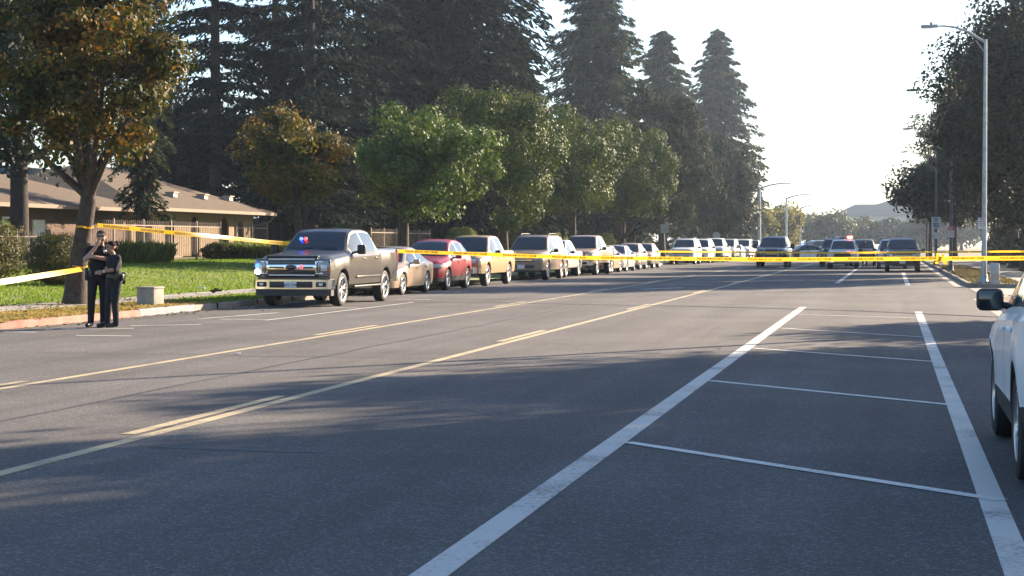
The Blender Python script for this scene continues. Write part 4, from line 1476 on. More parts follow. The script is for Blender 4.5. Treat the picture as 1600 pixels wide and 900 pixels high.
house('house', 'dim house with grey roof and rooftop cooler behind the autumn tree', -50.0, -62.0, 96.0, 122.0, .45, 4.2, 6.6, 5.0, .9, 'stucco_dark', 'roof_dark',
      windows=[(2, 1.5, 1.0, 1.3)], unit=(-6.0, 2.0, 3.6))

fence('picket_fence', 'lower tan metal picket fence at the left edge between two hedges', -29.6, 50.0, 59.6, 1.95, lawn_z, group='tan picket fences')
fence('picket_fence', 'taller tan metal picket fence in front of the arched porch', -29.6, 59.7, 73.4, 2.44, lawn_z, group='tan picket fences')
fence('picket_fence', 'short tan metal picket fence at the far corner of the arched porch', -29.6, 75.2, 79.4, 2.44, lawn_z, group='tan picket fences')
fence('picket_fence', 'brown wooden looking fence seen over the red crossover', -27.0, 88.0, 100.0, 2.3, lawn_z, group='tan picket fences')

# ------------------------------------------------------------------ shrubs
def at_lawn(u, v):
    z = .3
    for _ in range(12):
        x, y = ground_at(u, v, z); z = .5 * z + .5 * float(lawn_z(x, y))
    return x, y

x, y = at_lawn(88, 450)
shrub('hedge_bush', 'clipped rounded hedge bush in front of the lower picket fence', x - .6, y + 1.2, 1.5, 1.6, 1.45, 'hedge', 11, 9000, .075, .45)
shrub('hedge_bush', 'rust and green hedge bush cut by the left edge', -27.3, 48.6, 2.2, 2.2, 1.75, 'hedge', 12, 9000, .08, .45)
shrub('leafy_shrub', 'loose green shrub just right of the two officers', -28.2, 61.0, 2.0, 1.4, .75, 'shrub', 13, 4500, .11, 0, None, True)
shrub('leafy_shrub', 'green shrub against the taller fence beside the lawn', -28.4, 63.2, 1.7, 1.3, .70, 'shrub', 14, 4000, .11, 0, None, True)
shrub('leafy_shrub', 'small olive shrub low at the fence between the two arches', -28.5, 70.5, 1.6, 1.2, .75, 'hedge', 15, 3500, .09)
shrub('strap_leaf_shrub', 'broad strap leaved shrub on the lawn mound left of the grey pickup', -27.2, 71.6, 3.2, 1.8, .66, 'shrub', 16, 9000, .12, 0, None, True)
shrub('strap_leaf_shrub', 'taller strap leaved clump nearest the grey pickup hood', -26.2, 74.6, 1.8, 1.6, .72, 'shrub', 17, 6000, .12, 0, None, True)
shrub('leafy_shrub', 'small yellow shrub behind the lower fence below the window', -32.6, 59.0, 1.6, 1.4, 1.6, 'shrub', 18, 4500, .09)
for k, (sx, sy, sw, lab) in enumerate(((-27.0, 84.0, 4.2, 'dark shrub behind the grey pickup bed'), (-26.0, 104.0, 4.0, 'pale green shrub seen over the gold pickup'), (-25.5, 132.0, 7.0, 'yellow green hedge in the gap past the street trees'),
                                       (-25.0, 152.0, 7.0, 'yellow green hedge behind the forked street tree'), (-26.0, 118.0, 4.5, 'dark shrub behind the silver pickup'))):
    shrub('leafy_shrub', lab, sx, sy, 1.8, sw, 1.7, ('hedge', 'shrub', 'shrub', 'shrub', 'hedge')[k], 30 + k, 5500, .13, .2)

# ------------------------------------------------------------------ trees on the left
broadleaf('autumn_tree', 'near tree with rust and olive leaves beside the two officers', -18.75, 37.5, 8.9, 2.45, 2.6, .205, 'autumn_dark', seed=3, clumps=125, per=230, size=.145, clump_r=.36, skin=.3,
          lean=(.13, .02), dx=.12, dy=-.1, shell=.6, limbs=12, fork=2.5)
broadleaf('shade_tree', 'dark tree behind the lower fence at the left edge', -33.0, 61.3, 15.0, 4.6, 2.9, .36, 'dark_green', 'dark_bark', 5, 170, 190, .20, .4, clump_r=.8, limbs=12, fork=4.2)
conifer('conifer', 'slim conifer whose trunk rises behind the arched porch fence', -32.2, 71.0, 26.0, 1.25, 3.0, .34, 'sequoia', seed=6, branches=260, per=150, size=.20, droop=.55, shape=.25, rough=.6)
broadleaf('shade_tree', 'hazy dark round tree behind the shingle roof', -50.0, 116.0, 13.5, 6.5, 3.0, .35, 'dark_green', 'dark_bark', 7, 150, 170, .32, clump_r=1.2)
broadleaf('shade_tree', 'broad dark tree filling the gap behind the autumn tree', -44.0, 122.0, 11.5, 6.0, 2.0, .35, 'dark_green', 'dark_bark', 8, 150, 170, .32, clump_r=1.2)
ced = 'tall cedars behind the houses'
for k, (u, Y, H, R0, lab, ln) in enumerate(((338, 104, 31, 5.0, 'leftmost tall cedar with level boughs reaching left into the sky', 0), (428, 112, 30, 5.8, 'tall cedar with slim trunk second from the left', .01),
                                          (486, 104, 32, 5.4, 'tall cedar with a thick bare trunk above the autumn street tree', 0), (548, 116, 31, 6.0, 'tall cedar with leaning trunk left of the big fir', .035))):
    X = Y * math.tan(math.atan((u - 800) / FPX) - YAW)
    conifer('cedar', lab, X, Y, H, R0, 3.2 + k % 2, .42, 'deodar', seed=20 + k, branches=250, per=230, size=.44, droop=.16, shape=.32, tiers=24, sweep=.08, lean=(ln, 0), gap=.30, rough=.7, group=ced)
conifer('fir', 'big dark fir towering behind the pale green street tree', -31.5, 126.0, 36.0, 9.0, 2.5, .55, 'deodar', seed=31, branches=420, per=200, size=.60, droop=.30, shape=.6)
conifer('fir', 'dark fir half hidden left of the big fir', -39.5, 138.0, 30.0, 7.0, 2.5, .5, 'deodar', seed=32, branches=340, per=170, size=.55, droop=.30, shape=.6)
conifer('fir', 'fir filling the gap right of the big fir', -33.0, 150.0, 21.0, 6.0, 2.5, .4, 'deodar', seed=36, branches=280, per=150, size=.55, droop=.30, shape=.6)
conifer('redwood', 'broad cone shaped redwood standing above the round street trees', -30.0, 177.0, 35.0, 8.0, 2.0, .6, 'sequoia', seed=33, branches=420, per=190, size=.62, droop=.20, shape=.60, rough=.55)
conifer('redwood', 'middle redwood with a flat topped crown partly hidden', -28.0, 216.0, 28.0, 6.0, 3.0, .5, 'sequoia', seed=34, branches=260, per=170, size=.66, droop=.18, shape=.38, rough=.6)
conifer('redwood', 'farthest and rightmost redwood, pale with haze', -24.8, 252.0, 32.5, 8.2, 2.0, .6, 'sequoia', seed=35, branches=330, per=190, size=.72, droop=.20, shape=.55, rough=.55)
broadleaf('autumn_tree', 'small tree with rust brown leaves behind the grey pickup', -23.2, 66.0, 6.3, 2.25, 2.3, .15, 'autumn', seed=41, clumps=120, per=150, size=.17, clump_r=.42, z0=.5, lean=(-.05, 0))
broadleaf('street_tree', 'pale green loose crowned street tree behind the red crossover', -20.2, 70.5, 7.5, 3.3, 2.2, .24, 'sweetgum', seed=42, clumps=95, per=190, size=.19, clump_r=.5, shell=.6, skin=.3, dx=.9, lobes=8, limbs=12)
broadleaf('street_tree', 'dense rounded street tree behind the gold pickup', -20.0, 89.0, 9.1, 3.4, 2.6, .26, 'round_green', seed=43, clumps=60, per=720, size=.145, clump_r=.80, shell=.8, skin=.2, flat=1, lobes=9)
broadleaf('street_tree', 'dense yellow edged street tree, middle of the three round ones', -19.6, 107.0, 9.4, 2.9, 2.6, .24, 'round_green', seed=44, clumps=52, per=720, size=.15, clump_r=.74, shell=.8, skin=.2, flat=1, lobes=9)
broadleaf('street_tree', 'forked round street tree, last of the three round ones', -19.2, 125.0, 10.2, 2.9, 3.4, .24, 'round_green', seed=45, clumps=52, per=720, size=.155, clump_r=.74, shell=.8, skin=.2, flat=1, lobes=9, dx=.4, fork=1.7)
broadleaf('magnolia', 'tall dark glossy leaved tree right of the round street trees', -20.5, 157.0, 16.2, 4.7, 3.0, .32, 'magnolia', seed=46, clumps=80, per=560, size=.24, clump_r=1.15, skin=.2, shell=.7, lobes=9)
broadleaf('magnolia', 'dark glossy leaved tree below the farthest redwood', -19.0, 190.0, 12.0, 4.6, 2.4, .3, 'magnolia', seed=47, clumps=75, per=520, size=.27, clump_r=1.15, skin=.2, shell=.7, lobes=9)
broadleaf('shade_tree', 'rounded grey green tree low under the redwoods', -21.0, 222.0, 8.5, 4.6, 1.6, .25, 'dark_green', seed=48, clumps=120, per=150, size=.42, clump_r=1.0)
broadleaf('shade_tree', 'bushy green tree at the foot of the broad redwood', -25.0, 170.0, 8.0, 4.5, 1.5, .25, 'dark_green', seed=49, clumps=120, per=150, size=.36, clump_r=1.0)

# far end of the street
far = 'hazy trees at the far end of the street'
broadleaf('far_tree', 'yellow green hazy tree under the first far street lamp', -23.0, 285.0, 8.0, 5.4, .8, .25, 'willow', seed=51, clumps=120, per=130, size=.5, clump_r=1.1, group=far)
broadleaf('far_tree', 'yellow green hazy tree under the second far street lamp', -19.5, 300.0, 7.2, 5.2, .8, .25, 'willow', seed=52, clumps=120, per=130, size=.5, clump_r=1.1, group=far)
conifer('far_conifer', 'thin pointed hazy conifer above the yellow green trees', -24.5, 330.0, 11.5, 3.2, 2.0, .25, 'far_leaf' if False else 'sequoia', seed=53, branches=110, per=45, size=.9, droop=.2)
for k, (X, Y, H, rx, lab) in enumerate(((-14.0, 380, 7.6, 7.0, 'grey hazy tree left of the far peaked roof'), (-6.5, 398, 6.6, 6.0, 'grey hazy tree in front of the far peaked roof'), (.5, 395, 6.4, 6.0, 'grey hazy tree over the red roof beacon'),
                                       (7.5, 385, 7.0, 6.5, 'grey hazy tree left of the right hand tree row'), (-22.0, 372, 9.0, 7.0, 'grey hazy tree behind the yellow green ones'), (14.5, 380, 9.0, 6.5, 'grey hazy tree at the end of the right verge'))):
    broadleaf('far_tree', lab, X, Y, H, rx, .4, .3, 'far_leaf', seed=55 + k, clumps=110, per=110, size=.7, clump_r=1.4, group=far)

# ------------------------------------------------------------------ trees on the right verge
right = 'trees along the right verge'
for k, (X, Y, H, rx, base, lab) in enumerate(((6.5, 80, 13.2, 5.7, 2.3, 'big dark tree cut by the right edge behind the street lamp'), (6.9, 94, 12.9, 5.0, 2.3, 'big dark tree right behind the no parking lamp post'),
                                        (7.3, 109, 12.9, 5.1, 2.3, 'third dark tree of the right row, over the speed sign'), (7.4, 125, 12.4, 5.2, 2.3, 'fourth dark tree of the right row'),
                                        (7.8, 141, 11.8, 5.2, 2.3, 'last tall dark tree of the right row'))):
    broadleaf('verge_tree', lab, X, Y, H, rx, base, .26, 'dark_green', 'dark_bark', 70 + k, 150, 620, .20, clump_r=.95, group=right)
broadleaf('verge_tree', 'lower spreading tree reaching over the kerb, nearest the far street end', 5.2, 150, 9.0, 5.2, 2.3, .2, 'dark_green', 'dark_bark', 76, 150, 160, .32, clump_r=.8, dx=-.8, group=right)
broadleaf('verge_tree', 'thin sparse leaved tree top standing out of the right row', 3.5, 165, 15.8, 1.8, 7.0, .15, 'far_leaf', 'dark_bark', 77, 60, 40, .26, clump_r=.5, bare=.2, group=right)
for k, (X, Y, lab) in enumerate(((9.0, 86, 'dark hedge at the right edge behind the lamp post base'), (8.6, 103, 'dark hedge behind the second lamp post'), (8.4, 120, 'dark hedge under the right tree row'), (8.6, 137, 'dark hedge at the far end of the right tree row'))):
    shrub('hedge_bush', lab, X, Y, 3.0, 16, 2.5, 'dark_green', 80 + k, 14000, .17, .3, z0=.1)
# street trees just outside the frame on the right; their shade lies across the near lanes
for k, (X, Y, H, rx) in enumerate(((9.0, 34.5, 9.4, 3.9), (9.3, 27.0, 10.2, 4.2), (8.8, 19.5, 10.6, 4.3), (9.2, 12.0, 10.8, 4.4), (9.0, 4.5, 10.6, 4.4), (9.4, 42.0, 6.0, 2.2), (12.0, 23.0, 11.5, 4.5), (12.0, 31, 10.5, 4.0))):
    broadleaf('verge_tree', 'street tree beside the near lanes, outside the picture', X, Y, H, rx, 2.6, .25, 'dark_green', 'dark_bark', 90 + k, 95, 150, .26, clump_r=.85, group='near trees outside the picture')

# ------------------------------------------------------------------ far building with peaked roof
bx, by = -1.0, 470.0
b = thing('far_building', 'pale hazy building with a wide peaked roof at the street end', 'building', (bx, by, 0))
mb = MB(); mb.box((0, 6, 5.2), (26, 12, 9.6)); mb.build('wall', mat('pale_stucco', (.62, .58, .54), .9, var=.08), b, None)
mb = MB()
prof_pts = [(-14, 9.4), (-8.5, 12.0), (-3.0, 12.0), (4, 14.2), (9, 13.6), (14, 9.4), (14, 9.0), (-14, 9.0)]
n_ = len(prof_pts)
V = [(x, -.8, z) for x, z in prof_pts] + [(x, 12.8, z) for x, z in prof_pts]
mb.add(V, [tuple(range(n_)), tuple(range(2 * n_ - 1, n_ - 1, -1))] + [(i, n_ + i, n_ + (i + 1) % n_, (i + 1) % n_) for i in range(n_)])
mb.build('roof', mat('far_roof', (.45, .38, .35), .9), b, None)
for k in range(7):
    mb = MB(); mb.box((-10.5 + k * 3.5, -.05, 6.0), (1.6, .12, 2.0)); w_ = mb.build('window', M['fascia'], b, None)
    mb = MB(); mb.box((-10.5 + k * 3.5, -.13, 6.0), (1.5, .05, 1.7)); mb.build('pane', M['window_glass'], w_, None)

# ------------------------------------------------------------------ street lamps
lg = 'street lamps along the street'
street_lamp('tall steel street lamp with a no parking sign at the right verge', 3.25, 64.4, 8.75, 1.7, math.pi, lg)
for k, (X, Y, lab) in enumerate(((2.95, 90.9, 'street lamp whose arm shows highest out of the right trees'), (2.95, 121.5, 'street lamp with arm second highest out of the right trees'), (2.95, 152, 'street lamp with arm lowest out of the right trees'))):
    street_lamp(lab, X, Y, 8.75, 1.7, math.pi, lg, steel='shaded_galv')
street_lamp('street lamp just outside the picture on the near right', 3.3, 33.6, 8.75, 1.7, math.pi, lg)
for k, (u, v, Y, lab) in enumerate(((1187, 293, 230, 'leftmost and highest of the three far lamps'), (1228.5, 309, 278, 'middle far lamp rising from the yellow green trees'), (1251, 324, 345, 'lowest and farthest lamp on the left side'))):
    X, _, Z = ray_at_y(u, v, Y)
    street_lamp(lab, X, Y, Z - .12, 3.6, 0.0, lg, 2.3)

mb = MB(); sign_panel(mb, -.23, .23, 0, .62, 0, .004)
o = tag(mb.build('parking_sign', M['sign_white'], None, None, (3.17, 64.27, 2.08)), 'white and red no parking sign on the tall lamp post', 'sign')
sign_text(o, [('NO', .17, 0, .53, 0), ('PARKING', .085, 0, .40, 1), ('2AM-6AM', .085, 0, .27, 1), ('TOW AWAY', .07, 0, .15, 1)], [M['sign_red'], M['sign_black']])
o.scale = (.64, .64, .64)
mb = MB(); mb.rbox((0, 0, .42), (.30, .26, .62), .02); mb.box((0, 0, .06), (.36, .32, .12)); mb.rbox((0, -.14, .45), (.22, .02, .44), .008)
tag(mb.build('meter_cabinet', M['galv'], None, 35, (3.62, 64.3, .115)), 'small grey service cabinet at the foot of the tall lamp post', 'cabinet')

# signs on posts
p = thing('speed_sign', 'white 35 speed limit sign on the farther lamp post by the right kerb', 'sign', (2.95, 121.38, .115))
mb = MB(); sign_panel(mb, -.30, .30, 2.45, 3.25, -.055, .006); s_ = mb.build('panel', M['sign_white'], p, None)
sign_text(s_, [('SPEED', .15, 0, 3.13, 0), ('LIMIT', .15, 0, 2.98, 0), ('35', .42, 0, 2.68, 0)], [M['sign_black']], -.062)
mb = MB(); sign_panel(mb, -.14, .14, 1.75, 2.2, -.055, .006); mb.build('lower_panel', M['sign_white'], p, None)
p = thing('parking_sign', 'small red and white sign on the second lamp post by the right kerb', 'sign', (2.95, 90.77, .115))
mb = MB(); sign_panel(mb, -.17, .17, 1.75, 2.3, -.04, .006); s_ = mb.build('panel', M['sign_white'], p, None)
mb = MB(); sign_panel(mb, -.155, .155, 2.09, 2.28, -.048, .004, .03); mb.build('red_band', M['sign_red'], s_, None)
sign_text(s_, [('NO', .10, 0, 2.18, 0), ('STOPPING', .06, 0, 2.0, 1), ('ANY TIME', .06, 0, 1.88, 1)], [M['sign_white'], M['sign_red']], -.054)
# backs of signs on the left kerb
p = thing('stop_sign', 'grey back of an eight sided sign on the left kerb far away', 'sign', (-17.0, 172, .13))
mb = MB(); mb.tube([(0, 0, 0), (0, 0, 2.6)], .035, 8); mb.build('post', M['galv'], p)
mb = MB(); mb.lathe([(.001, -.004), (.40, -.004), (.40, .004), (.001, .004)], (0, -.05, 2.2), 'Y', 8); mb.build('panel', M['sign_back'], p, None)
p = thing('parking_sign', 'grey back of a square sign on a thin post behind the white sport utility', 'sign', (-16.9, 131, .13))
mb = MB(); mb.tube([(0, 0, 0), (0, 0, 2.9)], .035, 8); mb.build('post', M['galv'], p)
mb = MB(); sign_panel(mb, -.3, .3, 2.2, 2.9, -.04, .006); mb.build('panel', M['sign_back'], p, None)

# concrete utility box by the kerb
p = thing('utility_box', 'weathered concrete utility box on the verge right of the officers', 'utility box', (-16.75, 37.25, .125), R(-8))
mb = MB(); mb.rbox((0, 0, .19), (.46, .44, .40), .025); mb.build('body', M['concrete'], p)
mb = MB(); mb.rbox((0, 0, .405), (.49, .47, .05), .02); mb.build('lid', M['concrete'], p)
for k, (u, v, nm, lab, m_, sz) in enumerate(((316, 452.5, 'paper_scrap', 'crumpled white paper scrap lying on the sidewalk', 'sign_white', (.22, .12, .07)), (337, 459, 'leaf_pile', 'small rust brown pile of leaves on the verge', 'autumn', (.30, .2, .12)),
                                          (373, 554, 'paper_scrap', 'tiny white paper speck on the left lanes', 'sign_white', (.05, .04, .015)), (1123, 546, 'paper_scrap', 'tiny white speck left of the hatched lane', 'sign_white', (.05, .04, .015)))):
    z = .135 if v < 500 else 0.0
    x, y = ground_at(u, v, z)
    r = np.random.default_rng(k + 3)
    mb = MB()
    for q in range(9):
        c_ = Vector((r.uniform(-.5, .5) * sz[0], r.uniform(-.5, .5) * sz[1], r.uniform(.2, .9) * sz[2]))
        mb.box(c_, (sz[0] * .5, sz[1] * .5, .004), rz=r.uniform(0, 6), rx=r.uniform(-.6, .6), ry=r.uniform(-.6, .6))
    tag(mb.build(nm, M[m_], None, None, (x, y, z + .01)), lab, 'litter')

# fallen leaves on the verge, along the kerb and under the near tree
r = np.random.default_rng(77)
n_ = 2600
lx = np.concatenate([r.normal(-16.6, .6, 900), r.normal(-15.35, .18, 500), r.normal(-18.6, 1.6, 1200)])
ly = np.concatenate([r.uniform(28.5, 50, 900), r.uniform(28.5, 60, 500), r.normal(38, 4, 1200)])
lz = np.where(lx > -15.6, .006, np.where(lx < -19.7, lawn_z(lx, ly) + .02, .142))
V, F = leaf_quads(np.stack([lx, ly, lz + r.uniform(0, .015, n_)], 1), .085, r, 2.2)
V[:, 2] = np.maximum(V[:, 2], .004)
tag(link_mesh('leaf_litter', np_mesh('leaf_litter', V, F, M['autumn'])), 'fallen brown leaves scattered along the left kerb and verge', 'leaves', kind='stuff')
mb = MB()
for k in range(26):
    y = 38.5 + k * 2.7
    xk = float(np.interp(y, [37, 46, 54, 120], [-15.6, -15.7, -16.3, -16.3]))
    mb.box((xk - .07, y, .07), (.20, .022, .142))
structure('kerb_joint', mb, M['under'], None)

# ------------------------------------------------------------------ vehicles
def put(sp, name, label, cat, near_x, front_axle_y, paint, group, rz=0.0, scale=1.0, cx=None, **kw):
    w = max(p_[1] for p_ in sp['wid']) * scale
    x = cx if cx is not None else near_x - w
    y = front_axle_y + (sp['L'] / 2 - sp['fa']) * scale
    v_ = make_vehicle(sp, name, label, cat, (x, y, .004), rz, paint, group, **kw)
    v_.scale = (scale, scale, scale)
    return v_

row = 'vehicles parked along the left kerb'
P = {}
P['grey'] = car_paint('magnetic_grey_paint', (.058, .051, .046), .45, .30)
P['beige'] = car_paint('beige_paint', (.40, .29, .20), .35)
P['red'] = car_paint('red_paint', (.23, .008, .012), .1)
P['gold'] = car_paint('gold_paint', (.42, .31, .17), .35)
P['darkgrey'] = car_paint('dark_bronze_paint', (.24, .18, .125), .3)
P['silver'] = car_paint('silver_paint', (.48, .48, .48), .5)
P['tan'] = car_paint('tan_paint', (.38, .26, .165), .3)
P['white'] = car_paint('white_paint', (.72, .72, .72), .0, .28)
P['pearl'] = car_paint('pearl_white_paint', (.80, .80, .80), .0, .25)
P['black'] = car_paint('black_paint', (.016, .017, .02), .1, .22)
P['navy'] = car_paint('dark_blue_grey_paint', (.05, .065, .085), .3)
P['green'] = car_paint('pale_green_paint', (.30, .33, .24), .3)
P['blue'] = car_paint('pale_blue_paint', (.40, .46, .52), .3)

HERO = dict(PICKUP, L=5.9, wr=.415, tw=.275, fa=.96, ra=4.62, zf=.40, sill=.52, arch=1.2, flare=.03, tr=.06, crown=.025, fascia=False,
    top=[(0, 1.15), (.05, 1.20), (.3, 1.25), (1.45, 1.33), (1.58, 1.35), (2.28, 1.83), (2.6, 1.91), (3.4, 1.92), (3.86, 1.88), (4.02, 1.78), (4.12, 1.44), (4.16, 1.42), (5.84, 1.43), (5.9, 1.41)],
    belt=[(0, 1.08), (.3, 1.15), (1.5, 1.25), (4.0, 1.29), (4.15, 1.35), (5.9, 1.35)],
    wid=[(0, .88), (.06, .94), (.3, .985), (1.0, 1.0), (5.5, 1.0), (5.9, .96)],
    wt=[(0, .76), (.3, .86), (1.45, .89), (2.3, .71), (3.8, .71), (4.02, .74), (4.16, .93), (5.9, .90)],
    ws=(1.58, 2.34), rw=(3.94, 4.11), wins=[(1.84, 2.84), (2.94, 3.84)], doors=[(1.74, 2.88), (2.89, 3.92)], bed=(4.24, 5.80),
    handle='chrome', mirror=(.22, .13, .24), black_mirror=True, spokes=6, rim_k=.72, bumper=(.58, .2, 'chrome'))
hero = put(HERO, 'pickup_truck', 'grey crew cab pickup with red and blue flashers and chrome grille', 'pickup', -13.28, 41.0, P['grey'], row, plate=False)
yf = -HERO['L'] / 2
mb = MB()
mb.rbox((0, yf - .005, .965), (1.32, .09, .50), .05)
grille = mb.build('grille', M['gloss_black'], hero)
mb = MB()
for k in range(9): mb.box((0, yf - .052, .76 + k * .05), (1.22, .012, .016))
mb.build('mesh_slats', M['trim'], grille, None)
mb = MB()
mb.rbox((0, yf - .07, .965), (1.30, .05, .155), .03); mb.build('chrome_bar', M['chrome'], grille)
mb = MB(); mb.rbox((0, yf - .06, 1.165), (1.20, .035, .032), .012); mb.build('chrome_bar', M['chrome'], grille)
mb = MB(); mb.rbox((0, yf - .06, .775), (1.20, .035, .032), .012); mb.build('chrome_bar', M['chrome'], grille)
mb = MB()
for x0, x1 in ((-.56, -.19), (.19, .56)): mb.rbox(((x0 + x1) / 2, yf - .098, .965), (x1 - x0, .012, .038), .012)
mb.build('bar_slot', M['trim'], grille)
mb = MB(); mb.ell((0, yf - .10, .965), (.155, .02, .068), 0, 20, 8); em = mb.build('badge', M['chrome'], grille, 60)
mb = MB(); mb.ell((0, yf - .108, .965), (.138, .02, .054), 0, 20, 8); mb.build('badge_face', M['gloss_black'], em, 60)
for sd in (1, -1):
    mb = MB()
    mb.rbox((sd * .80, yf + .035, .955), (.34, .16, .44), .05, rz=sd * R(14), seg=3)
    hl = mb.build('headlight', M['lens_dark'], hero)
    mb = MB()
    mb.rbox((sd * .70, yf - .055, 1.10), (.20, .03, .045), .015); mb.rbox((sd * .70, yf - .055, .815), (.20, .03, .045), .015); mb.rbox((sd * .625, yf - .058, .955), (.045, .03, .30), .015)
    mb.build('chrome_bracket', M['chrome'], hl)
    mb = MB(); mb.rbox((sd * .82, yf - .045, .955), (.16, .03, .16), .04, rz=sd * R(14)); mb.build('lamp_reflector', M['lens'], hl)
    mb = MB(); mb.rbox((sd * .925, yf + .03, .90), (.06, .10, .12), .02, rz=sd * R(40)); mb.build('marker_lamp', M['amber'], hl)
    if sd < 0:
        mb = MB(); mb.ell((-.90, yf - .03, 1.0), (.055, .04, .055)); mb.ell((-.86, yf - .055, 1.03), (.035, .03, .035)); mb.build('flasher', M['lit_blue'], hl)
        mb = MB(); mb.ell((-.88, yf - .045, .86), (.085, .045, .07)); mb.build('lit_lamp', M['lit_white'], hl)
mb = MB()
pts = [(-1.0, .30), (-1.0, .02), (-.93, -.07), (-.55, -.11), (0, -.13), (.55, -.11), (.93, -.07), (1.0, .02), (1.0, .30), (.6, .26), (-.6, .26)]
mb.prism([(x, y + yf) for x, y in pts], .435, .665)
bp = mb.build('front_bumper', M['chrome'], hero)
mb = MB(); mb.rbox((0, yf - .125, .545), (1.10, .05, .15), .03); mb.build('bumper_intake', M['trim'], bp)
for sd in (1, -1):
    mb = MB(); mb.rbox((sd * .76, yf - .09, .55), (.26, .05, .12), .025, rz=sd * R(6)); fl = mb.build('fog_recess', M['trim'], bp)
    mb = MB(); mb.rbox((sd * .76, yf - .113, .55), (.10, .02, .07), .02, rz=sd * R(6)); mb.build('fog_lamp', M['lens'], fl)
mb = MB(); mb.rbox((0, yf - .16, .54), (.32, .012, .165), .012); pl_ = mb.build('license_plate', M['plate'], bp)
mb = MB(); put_text(mb, '6K2 7194', .085, 0, .535, yf - .169, 0, .002); mb.build('lettering', M['plate_ink'], pl_, None)
mb = MB(); mb.prism([(x * .97, y * .8 + yf + .03) for x, y in pts], .27, .43); mb.build('air_dam', M['trim'], hero)
mb = MB(); mb.rbox((0, yf + .04, 1.225), (1.34, .10, .05), .02); mb.build('hood_lip', M['trim'], hero)
for x, m_ in ((-.45, 'lit_blue'), (-.33, 'lit_red')):
    mb = MB(); mb.ell((x, yf + 1.93, 1.665), (.046, .04, .046)); mb.build('flasher', M[m_], hero)
mb = MB(); mb.ell((.26, yf - .10, .972), (.05, .035, .036)); mb.ell((.26, yf - .10, 1.0), (.025, .03, .03)); mb.build('flasher', M['lit_red'], grille)
for sd in (1, -1):
    mb = MB(); mb.rbox((sd * .96, 0.05, .46), (.10, 2.3, .05), .02); mb.build('side_step', M['trim'], hero)
    mb = MB(); mb.rbox((sd * 1.012, .1, .70), (.02, 2.1, .05), .008); mb.build('body_moulding', P['grey'], hero)
mb = MB(); mb.tube([(.86, yf + 1.45, 1.33), (.85, yf + 1.5, 1.75)], .006, 5); mb.build('antenna', M['trim'], hero)

put(SEDAN, 'sedan', 'beige sedan parked directly behind the grey pickup', 'car', -14.35, 50.2, P['beige'], row)
put(CROSS, 'crossover', 'red crossover between the beige sedan and gold pickup', 'car', -14.35, 55.6, P['red'], row)
put(PICKUP, 'pickup_truck', 'gold pickup with chrome bumper behind the red crossover', 'pickup', -14.35, 61.4, P['gold'], row)
suvg = put(SUV, 'utility_vehicle', 'bronze sport utility with roof rails parked behind the gold pickup', 'car', -14.3, 72.4, P['darkgrey'], row, scale=1.04)
put(dict(PICKUP, bumper=(.52, .2, None), chrome_grille=False), 'pickup_truck', 'small silver pickup half hidden behind the bronze utility', 'pickup', -14.55, 78.0, P['silver'], row, scale=.93)
put(dict(PICKUP, sill=.56, zf=.5), 'pickup_truck', 'tall tan pickup with black mirrors, seventh in the left row', 'pickup', -14.0, 83.4, P['tan'], row, scale=1.06)
put(SEDAN, 'sedan', 'tan sedan just behind the tall tan pickup', 'car', -14.3, 89.8, P['beige'], row)
put(SEDAN, 'sedan', 'pale silver sedan, second of the four small cars', 'car', -14.3, 95.0, P['silver'], row)
put(CROSS, 'hatchback', 'tan hatchback, third of the four small cars', 'car', -14.5, 101.6, P['tan'], row, scale=.93)
put(CROSS, 'hatchback', 'dark topped tan hatchback, last before the side road', 'car', -14.5, 107.6, P['beige'], row, scale=.93)
put(SUV, 'utility_vehicle', 'white sport utility, first beyond the side road', 'car', -14.2, 128.5, P['white'], row, scale=1.04)
put(SUV, 'utility_vehicle', 'white sport utility second beyond the side road', 'car', -14.0, 137.0, P['white'], row, scale=1.04)
put(PICKUP, 'pickup_truck', 'white pickup with bright grille beyond the side road', 'pickup', -13.6, 145.0, P['white'], row, scale=1.08)
put(SEDAN, 'sedan', 'silver sedan behind the far white pickup', 'car', -14.0, 152.5, P['silver'], row)
put(VAN, 'van', 'pale green van in the far left row', 'van', -14.0, 160.0, P['green'], row, details=False)
put(SEDAN, 'sedan', 'pale blue sedan after the pale green van', 'car', -14.0, 168.0, P['blue'], row)
put(VAN, 'van', 'white van with blue tinted glass in the far left row', 'van', -13.8, 175.0, P['white'], row, details=False)
put(SEDAN, 'sedan', 'dark sedan in the far left row left of the orange cone', 'car', -14.0, 183.0, P['navy'], row)
put(PICKUP, 'pickup_truck', 'dark pickup last in the far left row', 'pickup', -14.0, 190.0, P['navy'], row, scale=1.05)

